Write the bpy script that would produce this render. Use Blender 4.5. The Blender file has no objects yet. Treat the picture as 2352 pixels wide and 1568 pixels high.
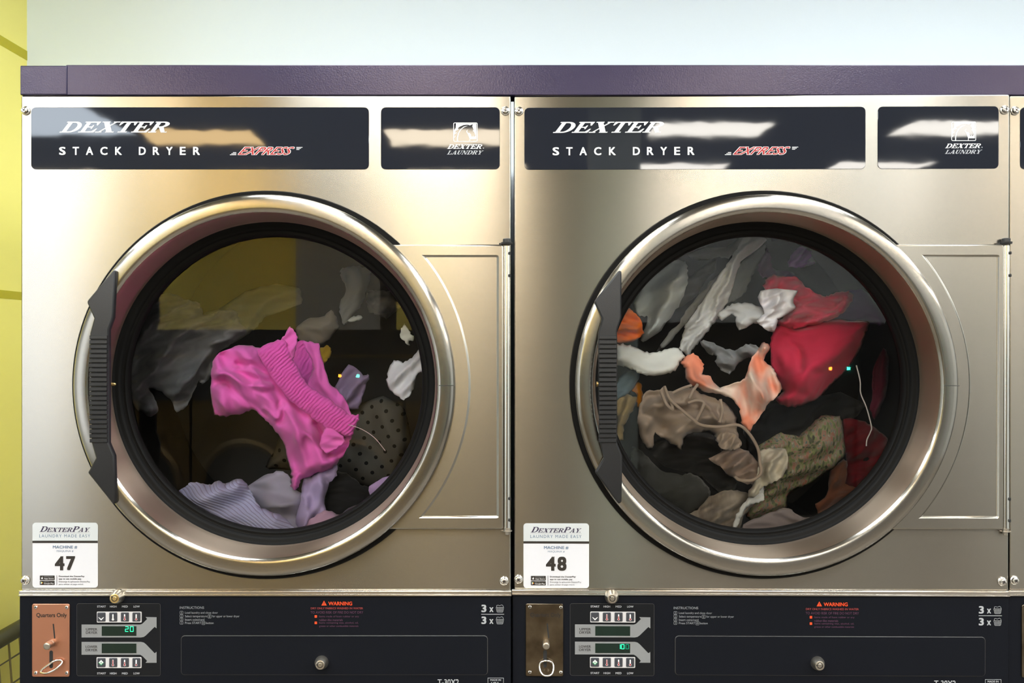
import bpy, bmesh, math, random
import numpy as np
from mathutils import Vector, noise
from mathutils.geometry import tessellate_polygon, delaunay_2d_cdt

# ------------------------------------------------------------------ camera, world, exposure
SC = bpy.context.scene
COL = SC.collection
D = 1.6                       # camera distance to the dryer fronts
F = 35.0 / 36.0 * 2352        # focal length in pixels
S = D / F                     # metres per pixel on the dryer fronts
CAMZ = 1.545
CX, CY = 1176.0, 784.0
camd = bpy.data.cameras.new('camera'); camd.lens = 35; camd.sensor_width = 36; camd.clip_start = 0.05
cam = bpy.data.objects.new('camera', camd); COL.objects.link(cam)
cam.location = (0, -D, CAMZ); cam.rotation_euler = (math.radians(90), 0, 0)
SC.camera = cam
SC.view_settings.view_transform = 'Standard'; SC.view_settings.look = 'None'
SC.view_settings.gamma = 1.0; SC.view_settings.use_curve_mapping = False
SC.view_settings.exposure = 0.72
SC.cycles.max_bounces = 8; SC.cycles.transparent_max_bounces = 24; SC.cycles.glossy_bounces = 5
W = bpy.data.worlds.new('world'); SC.world = W; W.use_nodes = True
W.node_tree.nodes['Background'].inputs[0].default_value = (0.75, 0.85, 1.0, 1)
W.node_tree.nodes['Background'].inputs[1].default_value = 0.15
WARM_LAMP, COOL_LAMP, SKY_PANEL = 19.0, 24.0, 10.5
FAR_WALL = -6.2
CEIL = 2.75

# ------------------------------------------------------------------ materials
def nodes_of(name):
    m = bpy.data.materials.new(name); m.use_nodes = True
    nt = m.node_tree
    return m, nt, nt.nodes['Principled BSDF']

def pmat(name, col, rough=0.5, metal=0.0, ior=1.5, spec=0.5, coat=0.0, sheen=0.0):
    m, nt, b = nodes_of(name)
    b.inputs['Base Color'].default_value = (*col, 1); b.inputs['Roughness'].default_value = rough
    b.inputs['Metallic'].default_value = metal; b.inputs['IOR'].default_value = ior
    b.inputs['Specular IOR Level'].default_value = spec
    b.inputs['Coat Weight'].default_value = coat; b.inputs['Sheen Weight'].default_value = sheen
    return m

def add_bump(m, scale, strength, dist, stretch=(1, 1, 1), detail=2.0):
    nt = m.node_tree; b = nt.nodes['Principled BSDF']
    tc = nt.nodes.new('ShaderNodeTexCoord'); mp = nt.nodes.new('ShaderNodeMapping')
    mp.inputs['Scale'].default_value = stretch
    nz = nt.nodes.new('ShaderNodeTexNoise'); nz.inputs['Scale'].default_value = scale; nz.inputs['Detail'].default_value = detail
    bp = nt.nodes.new('ShaderNodeBump'); bp.inputs['Strength'].default_value = strength; bp.inputs['Distance'].default_value = dist
    nt.links.new(tc.outputs['Object'], mp.inputs['Vector']); nt.links.new(mp.outputs[0], nz.inputs['Vector'])
    nt.links.new(nz.outputs['Fac'], bp.inputs['Height']); nt.links.new(bp.outputs[0], b.inputs['Normal'])
    return m

def noise_color(m, c1, c2, scale, stretch=(1, 1, 1), lo=0.35, hi=0.65, detail=3.0):
    nt = m.node_tree; b = nt.nodes['Principled BSDF']
    tc = nt.nodes.new('ShaderNodeTexCoord'); mp = nt.nodes.new('ShaderNodeMapping'); mp.inputs['Scale'].default_value = stretch
    nz = nt.nodes.new('ShaderNodeTexNoise'); nz.inputs['Scale'].default_value = scale; nz.inputs['Detail'].default_value = detail
    cr = nt.nodes.new('ShaderNodeValToRGB')
    cr.color_ramp.elements[0].position = lo; cr.color_ramp.elements[0].color = (*c1, 1)
    cr.color_ramp.elements[1].position = hi; cr.color_ramp.elements[1].color = (*c2, 1)
    nt.links.new(tc.outputs['Object'], mp.inputs['Vector']); nt.links.new(mp.outputs[0], nz.inputs['Vector'])
    nt.links.new(nz.outputs['Fac'], cr.inputs['Fac']); nt.links.new(cr.outputs['Color'], b.inputs['Base Color'])
    return m

def steel(name, col, rough, aniso, radial=False, grain=0.02):
    m = pmat(name, col, rough, 1.0)
    nt = m.node_tree; b = nt.nodes['Principled BSDF']
    b.inputs['Anisotropic'].default_value = aniso
    if radial:
        t = nt.nodes.new('ShaderNodeTangent'); t.direction_type = 'RADIAL'; t.axis = 'Y'
        nt.links.new(t.outputs[0], b.inputs['Tangent']); b.inputs['Anisotropic Rotation'].default_value = 0.25
        add_bump(m, 60, 0.05, 0.001)
    else:
        t = nt.nodes.new('ShaderNodeCombineXYZ'); t.inputs[2].default_value = 1.0
        nt.links.new(t.outputs[0], b.inputs['Tangent'])
        add_bump(m, 1.0, grain, 0.001, (9, 9, 900))
    return m

def emit(name, col, strength):
    m = bpy.data.materials.new(name); m.use_nodes = True; nt = m.node_tree; nt.nodes.clear()
    e = nt.nodes.new('ShaderNodeEmission'); o = nt.nodes.new('ShaderNodeOutputMaterial')
    e.inputs[0].default_value = (*col, 1); e.inputs[1].default_value = strength
    nt.links.new(e.outputs[0], o.inputs[0]); return m

def glass_mat(name):
    m = bpy.data.materials.new(name); m.use_nodes = True; nt = m.node_tree; nt.nodes.clear()
    t = nt.nodes.new('ShaderNodeBsdfTransparent'); t.inputs[0].default_value = (0.95, 0.96, 0.96, 1)
    g = nt.nodes.new('ShaderNodeBsdfGlossy'); g.inputs['Roughness'].default_value = 0.01
    f = nt.nodes.new('ShaderNodeFresnel'); f.inputs[0].default_value = 1.5
    x = nt.nodes.new('ShaderNodeMixShader'); o = nt.nodes.new('ShaderNodeOutputMaterial')
    nt.links.new(f.outputs[0], x.inputs[0]); nt.links.new(t.outputs[0], x.inputs[1]); nt.links.new(g.outputs[0], x.inputs[2])
    nt.links.new(x.outputs[0], o.inputs[0]); return m

def fabric(name, col, col2=None, scale=60, lo=.35, hi=.65, sheer=0.0, stretch=(1, 1, 1), weave=0.25):
    m = pmat(name, col, 0.92, spec=0.15, sheen=0.15)
    if col2: noise_color(m, col, col2, scale, stretch, lo, hi)
    wrinkle(m, weave)
    if sheer > 0:
        nt = m.node_tree; b = nt.nodes['Principled BSDF']; o = nt.nodes['Material Output']
        t = nt.nodes.new('ShaderNodeBsdfTransparent'); x = nt.nodes.new('ShaderNodeMixShader'); x.inputs[0].default_value = sheer
        nt.links.new(b.outputs[0], x.inputs[1]); nt.links.new(t.outputs[0], x.inputs[2]); nt.links.new(x.outputs[0], o.inputs[0])
    return m

def wrinkle(m, weave):
    nt = m.node_tree; b = nt.nodes['Principled BSDF']; N = nt.nodes.new; L = nt.links.new
    tc = N('ShaderNodeTexCoord'); a = N('ShaderNodeTexNoise'); a.noise_type = 'RIDGED_MULTIFRACTAL'
    a.inputs['Scale'].default_value = 17; a.inputs['Detail'].default_value = 3; a.inputs['Distortion'].default_value = .6
    w = N('ShaderNodeTexNoise'); w.inputs['Scale'].default_value = 900
    p = N('ShaderNodeBump'); p.inputs['Strength'].default_value = .8; p.inputs['Distance'].default_value = .012
    q = N('ShaderNodeBump'); q.inputs['Strength'].default_value = weave; q.inputs['Distance'].default_value = .0006
    L(tc.outputs['Object'], a.inputs['Vector']); L(tc.outputs['Object'], w.inputs['Vector'])
    L(a.outputs['Fac'], p.inputs['Height']); L(w.outputs['Fac'], q.inputs['Height']); L(p.outputs[0], q.inputs['Normal']); L(q.outputs[0], b.inputs['Normal'])

def dotted(name, base, dot, scale, rad, ang):
    m = pmat(name, base, 0.92, spec=0.15)
    nt = m.node_tree; b = nt.nodes['Principled BSDF']; N = nt.nodes.new; L = nt.links.new
    tc = N('ShaderNodeTexCoord'); mp = N('ShaderNodeMapping'); mp.inputs['Rotation'].default_value = (0, ang, 0); mp.inputs['Scale'].default_value = (scale,) * 3
    fr = N('ShaderNodeVectorMath'); fr.operation = 'FRACTION'
    sb = N('ShaderNodeVectorMath'); sb.operation = 'SUBTRACT'; sb.inputs[1].default_value = (.5, .5, .5)
    ml = N('ShaderNodeVectorMath'); ml.operation = 'MULTIPLY'; ml.inputs[1].default_value = (1, 0, 1)
    ln = N('ShaderNodeVectorMath'); ln.operation = 'LENGTH'
    lt = N('ShaderNodeMath'); lt.operation = 'LESS_THAN'; lt.inputs[1].default_value = rad
    mx = N('ShaderNodeMix'); mx.data_type = 'RGBA'; mx.inputs[6].default_value = (*base, 1); mx.inputs[7].default_value = (*dot, 1)
    L(tc.outputs['Object'], mp.inputs[0]); L(mp.outputs[0], fr.inputs[0]); L(fr.outputs[0], sb.inputs[0]); L(sb.outputs[0], ml.inputs[0])
    L(ml.outputs[0], ln.inputs[0]); L(ln.outputs['Value'], lt.inputs[0]); L(lt.outputs[0], mx.inputs[0]); L(mx.outputs[2], b.inputs['Base Color'])
    return m

def ribbed(name, base, line, scale, ang):
    m = pmat(name, base, 0.92, spec=0.15, sheen=0.15)
    nt = m.node_tree; b = nt.nodes['Principled BSDF']; N = nt.nodes.new; L = nt.links.new
    tc = N('ShaderNodeTexCoord'); mp = N('ShaderNodeMapping'); mp.inputs['Rotation'].default_value = (0, ang, 0)
    wv = N('ShaderNodeTexWave'); wv.bands_direction = 'X'; wv.inputs['Scale'].default_value = scale; wv.inputs['Distortion'].default_value = 1.2
    wv.inputs['Detail Scale'].default_value = 0.12
    cr = N('ShaderNodeValToRGB'); cr.color_ramp.elements[0].position = 0.0; cr.color_ramp.elements[0].color = (*line, 1)
    cr.color_ramp.elements[1].position = 0.22; cr.color_ramp.elements[1].color = (*base, 1)
    bp = N('ShaderNodeBump'); bp.inputs['Strength'].default_value = 0.5; bp.inputs['Distance'].default_value = 0.002
    L(tc.outputs['Object'], mp.inputs[0]); L(mp.outputs[0], wv.inputs[0]); L(wv.outputs['Fac'], cr.inputs[0])
    L(cr.outputs[0], b.inputs['Base Color']); L(wv.outputs['Fac'], bp.inputs['Height']); L(bp.outputs[0], b.inputs['Normal'])
    return m

def floral(name):
    m = pmat(name, (.3, .28, .2), 0.92, spec=0.15)
    nt = m.node_tree; b = nt.nodes['Principled BSDF']; N = nt.nodes.new; L = nt.links.new
    tc = N('ShaderNodeTexCoord'); mp = N('ShaderNodeMapping'); mp.inputs['Rotation'].default_value = (0, .5, 0); mp.inputs['Scale'].default_value = (1.2, 1, .6)
    nz = N('ShaderNodeTexVoronoi'); nz.feature = 'SMOOTH_F1'; nz.inputs['Smoothness'].default_value = .7; nz.inputs['Scale'].default_value = 200; sp = N('ShaderNodeSeparateColor')
    cr = N('ShaderNodeValToRGB'); r = cr.color_ramp; r.interpolation = 'LINEAR'
    cols = [(0.0, (.05, .05, .04)), (.18, (.10, .11, .07)), (.34, (.17, .19, .08)), (.5, (.22, .19, .15)), (.64, (.26, .11, .075)), (.75, (.24, .19, .155)), (.84, (.09, .13, .11)), (.93, (.28, .25, .19))]
    r.elements[0].color = (*cols[0][1], 1); r.elements[1].position = cols[-1][0]; r.elements[1].color = (*cols[-1][1], 1)
    for p, c in cols[1:-1]:
        e = r.elements.new(p); e.color = (*c, 1)
    L(tc.outputs['Object'], mp.inputs[0]); L(mp.outputs[0], nz.inputs['Vector']); L(nz.outputs['Color'], sp.inputs[0]); L(sp.outputs[0], cr.inputs[0]); L(cr.outputs[0], b.inputs['Base Color'])
    return m

M = {}
M['steel'] = steel('brushed_steel', (.31, .288, .252), .22, .9)
M['ring'] = steel('brushed_ring_steel', (.36, .335, .30), .20, .8, True)
M['ring_inner'] = steel('inner_ring_steel', (.33, .265, .205), .33, .9, True)
M['plate'] = steel('satin_steel', (.31, .288, .252), .22, .85)
M['chrome'] = pmat('chrome', (.75, .72, .68), .16, 1.0)
M['lock_metal'] = pmat('worn_nickel', (.62, .57, .50), .34, 1.0)
M['dull_metal'] = pmat('dull_metal', (.42, .38, .33), .35, 1.0)
M['brass'] = pmat('brass', (.75, .55, .24), .28, 1.0)
M['coin_orange_reflect'] = add_bump(pmat('steel_plate_orange_reflect', (.50, .23, .145), .42, 1.0), 40, .05, .001)  # stainless coin plate, its orange reflection put into the base colour
M['coin_dark_reflect'] = noise_color(pmat('steel_plate_dark_reflect', (.30, .24, .17), .30, 1.0), (.10, .075, .05), (.19, .15, .105), 30)  # same stainless plate, the dark things it mirrors put into its colour
M['black_metal'] = pmat('black_metal', (.015, .015, .016), .35)
M['cabinet'] = pmat('pale_bounce_side', (.75, .75, .73), .5)  # unseen dryer side, made pale to bounce light into the gap
M['rubber'] = add_bump(pmat('black_rubber', (.003, .0028, .0026), .55, spec=.09), 300, .05, .001)
M['plastic'] = add_bump(pmat('black_plastic', (.012, .012, .013), .42, spec=.3), 700, .12, .001)
M['decal'] = add_bump(pmat('gloss_navy_panel', (.011, .0125, .018), .03, ior=1.42, spec=.5), 11, .05, .0018, (1, 1, 1.6), 2.0)
M['navy'] = add_bump(pmat('navy_powder_coat', (.0045, .0052, .0078), .5, spec=.08), 900, .12, .0006)
M['overlay'] = pmat('keypad_overlay', (.006, .0065, .008), .28, spec=.2)
M['edge_grey'] = pmat('edge_grey', (.05, .048, .048), .4)
M['fascia'] = add_bump(pmat('purple_grey_paint', (.018, .016, .042), .20, spec=.36), 500, .22, .001)
M['fascia'].node_tree.nodes['Principled BSDF'].inputs['Specular Tint'].default_value = (1.0, .88, 1.0, 1)
M['white_ink'] = pmat('white_ink', (.62, .62, .62), .5)
M['grey_ink'] = pmat('grey_ink', (.30, .31, .33), .5)
M['dim_ink'] = pmat('dim_grey_ink', (.20, .21, .23), .5)
M['dark_ink'] = pmat('black_ink', (.012, .010, .012), .5)
M['navy_ink'] = pmat('navy_ink', (.02, .012, .04), .5)
M['blue_ink'] = pmat('slate_blue_ink', (.08, .13, .20), .5)
M['brown_ink'] = pmat('brown_black_ink', (.012, .008, .006), .5)
M['red_ink'] = pmat('red_ink', (.30, .002, .004), .45)
M['orange_ink'] = pmat('orange_ink', (.55, .045, .004), .5)
M['faded_red_ink'] = pmat('faded_red_ink', (.22, .03, .03), .5)
M['faded_purple_ink'] = pmat('faded_purple_ink', (.065, .02, .05), .5)
M['green_ink'] = pmat('green_ink', (.02, .22, .08), .5)
M['yellow_ink'] = pmat('yellow_ink', (.75, .55, .02), .5)
M['cyan_ink'] = pmat('cyan_ink', (.30, .60, .65), .5)
M['sticker'] = pmat('white_vinyl', (.50, .50, .53), .4)
M['sticker_grey'] = pmat('pale_grey_vinyl', (.42, .44, .45), .4)
M['label_grey'] = pmat('label_grey', (.17, .175, .18), .4)
M['strip_white'] = pmat('keypad_white', (.46, .45, .46), .4)
M['button'] = pmat('charcoal_button', (.03, .032, .04), .35)
M['lcd'] = pmat('dark_green_display', (.004, .012, .008), .15)
M['led_green'] = emit('green_led', (.04, 1.0, .42), 1.1)
M['led_dim'] = emit('dim_green_led', (.02, .45, .25), .5)
M['glass'] = glass_mat('door_glass')
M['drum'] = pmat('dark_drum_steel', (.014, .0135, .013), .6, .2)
M['dark'] = pmat('black_void', (.006, .006, .006), .8)
M['white_wall'] = add_bump(pmat('blue_white_paint', (.71, .78, .835), .6), 60, .05, .002)
M['yellow_wall'] = add_bump(pmat('yellow_paint', (.95, .85, .23), .55), 60, .04, .002)
M['stripe'] = pmat('olive_yellow_paint', (.52, .45, .0), .55)
M['far_white'] = pmat('grey_white_paint', (.44, .48, .51), .6)
M['far_reflect_dim'] = pmat('grey_green_reflect_dim', (.15, .175, .165), .6)  # band added on the far wall to dull what the steel mirrors
M['pillar'] = pmat('pale_green_paint', (.33, .385, .375), .6)
M['far_cream'] = pmat('cream_paint', (.75, .66, .52), .6)
M['far_dark'] = pmat('charcoal_paint', (.03, .03, .035), .6)
M['floor'] = noise_color(pmat('brown_grey_vinyl', (.2, .16, .13), .35), (.10, .088, .075), (.15, .135, .115), 4)
M['ceiling'] = pmat('ceiling_tile', (.28, .27, .25), .8)
M['frame_white'] = pmat('white_enamel', (.7, .7, .68), .4)
M['warm_lamp'] = emit('warm_diffuser', (1.0, .85, .63), WARM_LAMP)
M['amber_lamp'] = emit('amber_diffuser', (1.0, .68, .30), WARM_LAMP * .75)
M['neutral_lamp'] = emit('neutral_diffuser', (1.0, .95, .86), WARM_LAMP)
M['cool_lamp'] = emit('cool_diffuser', (.92, .98, 1.0), COOL_LAMP)
M['soft_lamp'] = emit('soft_diffuser', (.92, .98, 1.0), COOL_LAMP * .45)
M['sky_panel'] = emit('daylight_panel', (.80, .90, 1.0), SKY_PANEL)
M['daylight'] = emit('daylight_glazing', (.84, .92, 1.0), 2.6)
M['washer'] = pmat('tan_steel', (.20, .14, .06), .4, .6)
M['washer_grey'] = pmat('grey_steel', (.12, .12, .125), .4, .6)
M['led_orange_lamp'] = emit('orange_indicator', (1.0, .25, .02), 60)
M['led_green_lamp'] = emit('green_indicator', (.05, 1.0, .6), 60)
M['cart_rail'] = pmat('dark_olive_rubber', (.05, .045, .02), .5)
M['cart_wire'] = pmat('dull_wire', (.20, .17, .09), .4, .5)

# ------------------------------------------------------------------ geometry helpers
def wx(px): return (px - CX) * S
def wz(py): return CAMZ + (CY - py) * S
def PP(px, py, dpx=0.0):               # point given in front-plane pixels, dpx pixels toward the room
    return Vector((wx(px), -dpx * S, wz(py)))
def SEE(px, py, y):                    # point seen at pixel px,py lying y metres behind the dryer fronts
    k = (D + y) / F
    return Vector(((px - CX) * k, y, CAMZ + (CY - py) * k))

class MB:
    def __init__(self): self.v = []; self.f = []; self.m = []; self.s = []; self.mats = []
    def mi(self, mat):
        if mat not in self.mats: self.mats.append(mat)
        return self.mats.index(mat)
    def add(self, vs, fs, mat, smooth=False):
        o = len(self.v); i = self.mi(mat)
        self.v += [Vector(p) for p in vs]
        for f in fs:
            self.f.append([o + k for k in f]); self.m.append(i); self.s.append(smooth)
    def build(self, name, parent=None, origin=(0, 0, 0), angle=40):
        me = bpy.data.meshes.new(name); og = Vector(origin)
        me.from_pydata([tuple(p - og) for p in self.v], [], self.f)
        for m in self.mats: me.materials.append(m)
        me.polygons.foreach_set('material_index', self.m); me.polygons.foreach_set('use_smooth', self.s)
        bm = bmesh.new(); bm.from_mesh(me); bmesh.ops.recalc_face_normals(bm, faces=bm.faces[:]); bm.to_mesh(me); bm.free()
        try: me.set_sharp_from_angle(angle=math.radians(angle))
        except Exception: pass
        me.update()
        o = bpy.data.objects.new(name, me); COL.objects.link(o)
        if parent is not None: o.parent = parent
        else: o.location = og
        return o
    # --- shapes
    def box(self, a, b, mat):
        x0, y0, z0 = a; x1, y1, z1 = b
        vs = [(x0, y0, z0), (x1, y0, z0), (x1, y1, z0), (x0, y1, z0), (x0, y0, z1), (x1, y0, z1), (x1, y1, z1), (x0, y1, z1)]
        self.add(vs, [(0, 1, 2, 3), (4, 5, 6, 7), (0, 1, 5, 4), (1, 2, 6, 5), (2, 3, 7, 6), (3, 0, 4, 7)], mat)
    def pbox(self, x0, y0, x1, y1, d0, d1, mat):
        self.box((wx(x0), -d1 * S, wz(y1)), (wx(x1), -d0 * S, wz(y0)), mat)
    def loops(self, loops, mat, cap0=False, cap1=True, smooth=True, closed=True):
        n = len(loops[0]); vs = [p for l in loops for p in l]; fs = []
        for i in range(len(loops) - 1):
            for k in range(n if closed else n - 1):
                k2 = (k + 1) % n
                fs.append((i * n + k, i * n + k2, (i + 1) * n + k2, (i + 1) * n + k))
        self.add(vs, fs, mat, smooth)
        for flag, l in ((cap0, loops[0]), (cap1, loops[-1])):
            if flag: self.poly3(l, mat)
    def poly3(self, pts, mat):
        pl = [Vector((p[0], p[2], 0)) for p in pts]
        self.add(pts, [tuple(t) for t in tessellate_polygon([pl])], mat)
    def poly(self, pts, d, mat, holes=()):
        loops = [pts] + list(holes)
        tri = tessellate_polygon([[Vector((x, y, 0)) for x, y in l] for l in loops])
        self.add([PP(x, y, d) for l in loops for x, y in l], [tuple(t) for t in tri], mat)
    def prism(self, pts, prof, mat, cap0=False, smooth=True):
        """pts: front-plane outline; prof: [(inset_px, depth_px)], capped at the last loop"""
        self.loops([[PP(x, y, d) for x, y in inset(pts, i)] for i, d in prof], mat, cap0, True, smooth)
    def lathe(self, cx, cy, prof, mat, n=64, cap0=False, cap1=False, smooth=True):
        ls = []
        for r, d in prof:
            ls.append([Vector((wx(cx) + math.cos(2 * math.pi * k / n) * r * S, -d * S, wz(cy) + math.sin(2 * math.pi * k / n) * r * S)) for k in range(n)])
        self.loops(ls, mat, cap0, cap1, smooth)
    def tube(self, pts, r, mat, n=8, closed=False, caps=True):
        pts = [Vector(p) for p in pts]; N = len(pts); ls = []
        up = Vector((0.13, 1, 0.21)).normalized()
        for i in range(N):
            a = pts[(i - 1) % N] if (closed or i) else pts[i]
            b = pts[(i + 1) % N] if (closed or i < N - 1) else pts[i]
            t = (b - a).normalized(); u = t.cross(up)
            if u.length < 1e-3: u = t.cross(Vector((1, 0, 0)))
            u.normalize(); w = t.cross(u)
            rr = r[i] if isinstance(r, (list, tuple)) else r
            ls.append([pts[i] + (u * math.cos(2 * math.pi * k / n) + w * math.sin(2 * math.pi * k / n)) * rr for k in range(n)])
        if closed: ls.append(ls[0])
        vs = [p for l in ls for p in l]; fs = []
        for i in range(len(ls) - 1):
            for k in range(n):
                fs.append((i * n + k, i * n + (k + 1) % n, (i + 1) * n + (k + 1) % n, (i + 1) * n + k))
        self.add(vs, fs, mat, True)
        if caps and not closed:
            self.add(ls[0], [tuple(range(n))], mat); self.add(ls[-1], [tuple(range(n))], mat)
    def stroke(self, pts, w, d, mat, closed=False):
        """flat line of width w (px) printed at depth d"""
        n = len(pts); idx = range(n if closed else n - 1)
        for i in idx:
            a = Vector(pts[i]); b = Vector(pts[(i + 1) % n]); t = b - a
            if t.length < 1e-6: continue
            t.normalize(); q = Vector((-t.y, t.x)) * w / 2; e = t * w * .35
            self.add([PP(*(a - e + q), d), PP(*(b + e + q), d), PP(*(b + e - q), d), PP(*(a - e - q), d)], [(0, 1, 2, 3)], mat)

def inset(pts, i):
    if abs(i) < 1e-9: return pts
    n = len(pts); area = sum(pts[k][0] * pts[(k + 1) % n][1] - pts[(k + 1) % n][0] * pts[k][1] for k in range(n))
    sg = 1 if area > 0 else -1; out = []
    for k in range(n):
        p0, p1, p2 = Vector(pts[k - 1]), Vector(pts[k]), Vector(pts[(k + 1) % n])
        a = (p1 - p0); b = (p2 - p1)
        a = a.normalized() if a.length > 1e-9 else b.normalized()
        b = b.normalized() if b.length > 1e-9 else a
        na = Vector((-a.y, a.x)) * sg; nb = Vector((-b.y, b.x)) * sg
        m = na + nb
        m = m.normalized() if m.length > 1e-6 else na
        c = max(.35, m.dot(na))
        q = p1 + m * (i / c); out.append((q.x, q.y))
    return out

def rrect(x0, y0, x1, y1, r, n=6):
    pts = []
    for cx, cy, a0 in ((x1 - r, y0 + r, -90), (x1 - r, y1 - r, 0), (x0 + r, y1 - r, 90), (x0 + r, y0 + r, 180)):
        for k in range(n + 1):
            a = math.radians(a0 + 90 * k / n); pts.append((cx + r * math.cos(a), cy + r * math.sin(a)))
    return pts

def smooth_closed(pts, sub=5, ten=1.0):
    out = []; n = len(pts)
    for i in range(n):
        p0, p1, p2, p3 = (np.array(pts[(i + k - 1) % n], float) for k in range(4))
        for t in np.linspace(0, 1, sub, endpoint=False):
            q = .5 * ((2 * p1) + (-p0 + p2) * t + (2 * p0 - 5 * p1 + 4 * p2 - p3) * t * t + (-p0 + 3 * p1 - 3 * p2 + p3) * t ** 3)
            out.append(tuple(q * ten + (p1 + (p2 - p1) * t) * (1 - ten)))
    return out
def smooth_open(pts, sub=6):
    P = [pts[0]] + list(pts) + [pts[-1]]; out = []
    for i in range(len(pts) - 1):
        p0, p1, p2, p3 = (np.array(P[i + k], float) for k in range(4))
        for t in np.linspace(0, 1, sub, endpoint=False):
            out.append(tuple(.5 * ((2 * p1) + (-p0 + p2) * t + (2 * p0 - 5 * p1 + 4 * p2 - p3) * t * t + (-p0 + 3 * p1 - 3 * p2 + p3) * t ** 3)))
    out.append(tuple(pts[-1])); return out

def tag(o, label=None, cat=None, group=None, kind=None):
    if label: o['label'] = label
    if cat: o['category'] = cat
    if group: o['group'] = group
    if kind: o['kind'] = kind
    return o
def thing(name, loc, label, cat, group=None):
    o = bpy.data.objects.new(name, None); o.empty_display_size = .05; COL.objects.link(o); o.location = loc
    return tag(o, label, cat, group)

# ------------------------------------------------------------------ lettering
_tc = {}
def sans(s, bold=0.0, shear=0.0, space=1.0):
    k = (s, bold, shear, space)
    if k not in _tc:
        c = bpy.data.curves.new('t', 'FONT'); c.body = s; c.offset = bold; c.shear = shear; c.space_character = space
        c.resolution_u = 3
        o = bpy.data.objects.new('t', c); COL.objects.link(o)
        bpy.context.view_layer.update()
        me = bpy.data.meshes.new_from_object(o.evaluated_get(bpy.context.evaluated_depsgraph_get()))
        vs = [(v.co.x, v.co.y) for v in me.vertices]; fs = [tuple(p.vertices) for p in me.polygons]
        bpy.data.objects.remove(o); bpy.data.curves.remove(c); bpy.data.meshes.remove(me)
        _tc[k] = (vs, fs)
    return _tc[k]
def _fit(mb, vs, fs, x0, y0, x1, y1, d, mat, fx, dz=None):
    ax = min(v[0] for v in vs); bx = max(v[0] for v in vs); ay = min(v[1] for v in vs); by = max(v[1] for v in vs)
    mb.add([PP(fx(x0 + (x - ax) / (bx - ax) * (x1 - x0)), y1 - (y - ay) / (by - ay) * (y1 - y0), d + (dz[i] if dz else 0)) for i, (x, y) in enumerate(vs)], fs, mat)
def write(mb, s, x0, y0, x1, y1, d, mat, fx=lambda x: x, bold=0.0, shear=0.0, space=1.0):
    vs, fs = sans(s, 0.0, shear, space)
    if bold < .008: return _fit(mb, vs, fs, x0, y0, x1, y1, d, mat, fx)
    V, Fc, dz = [], [], []
    for k, (ox, oy) in enumerate(((-1, -1), (1, 1), (-1, 1), (1, -1), (0, 0))):     # heavier strokes: the outline laid over itself
        o = len(V); V += [(x + ox * bold * 1.1, y + oy * bold * .8) for x, y in vs]; Fc += [tuple(o + i for i in f) for f in fs]; dz += [k * .04] * len(vs)
    _fit(mb, V, Fc, x0, y0, x1, y1, d, mat, fx, dz)

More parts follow.
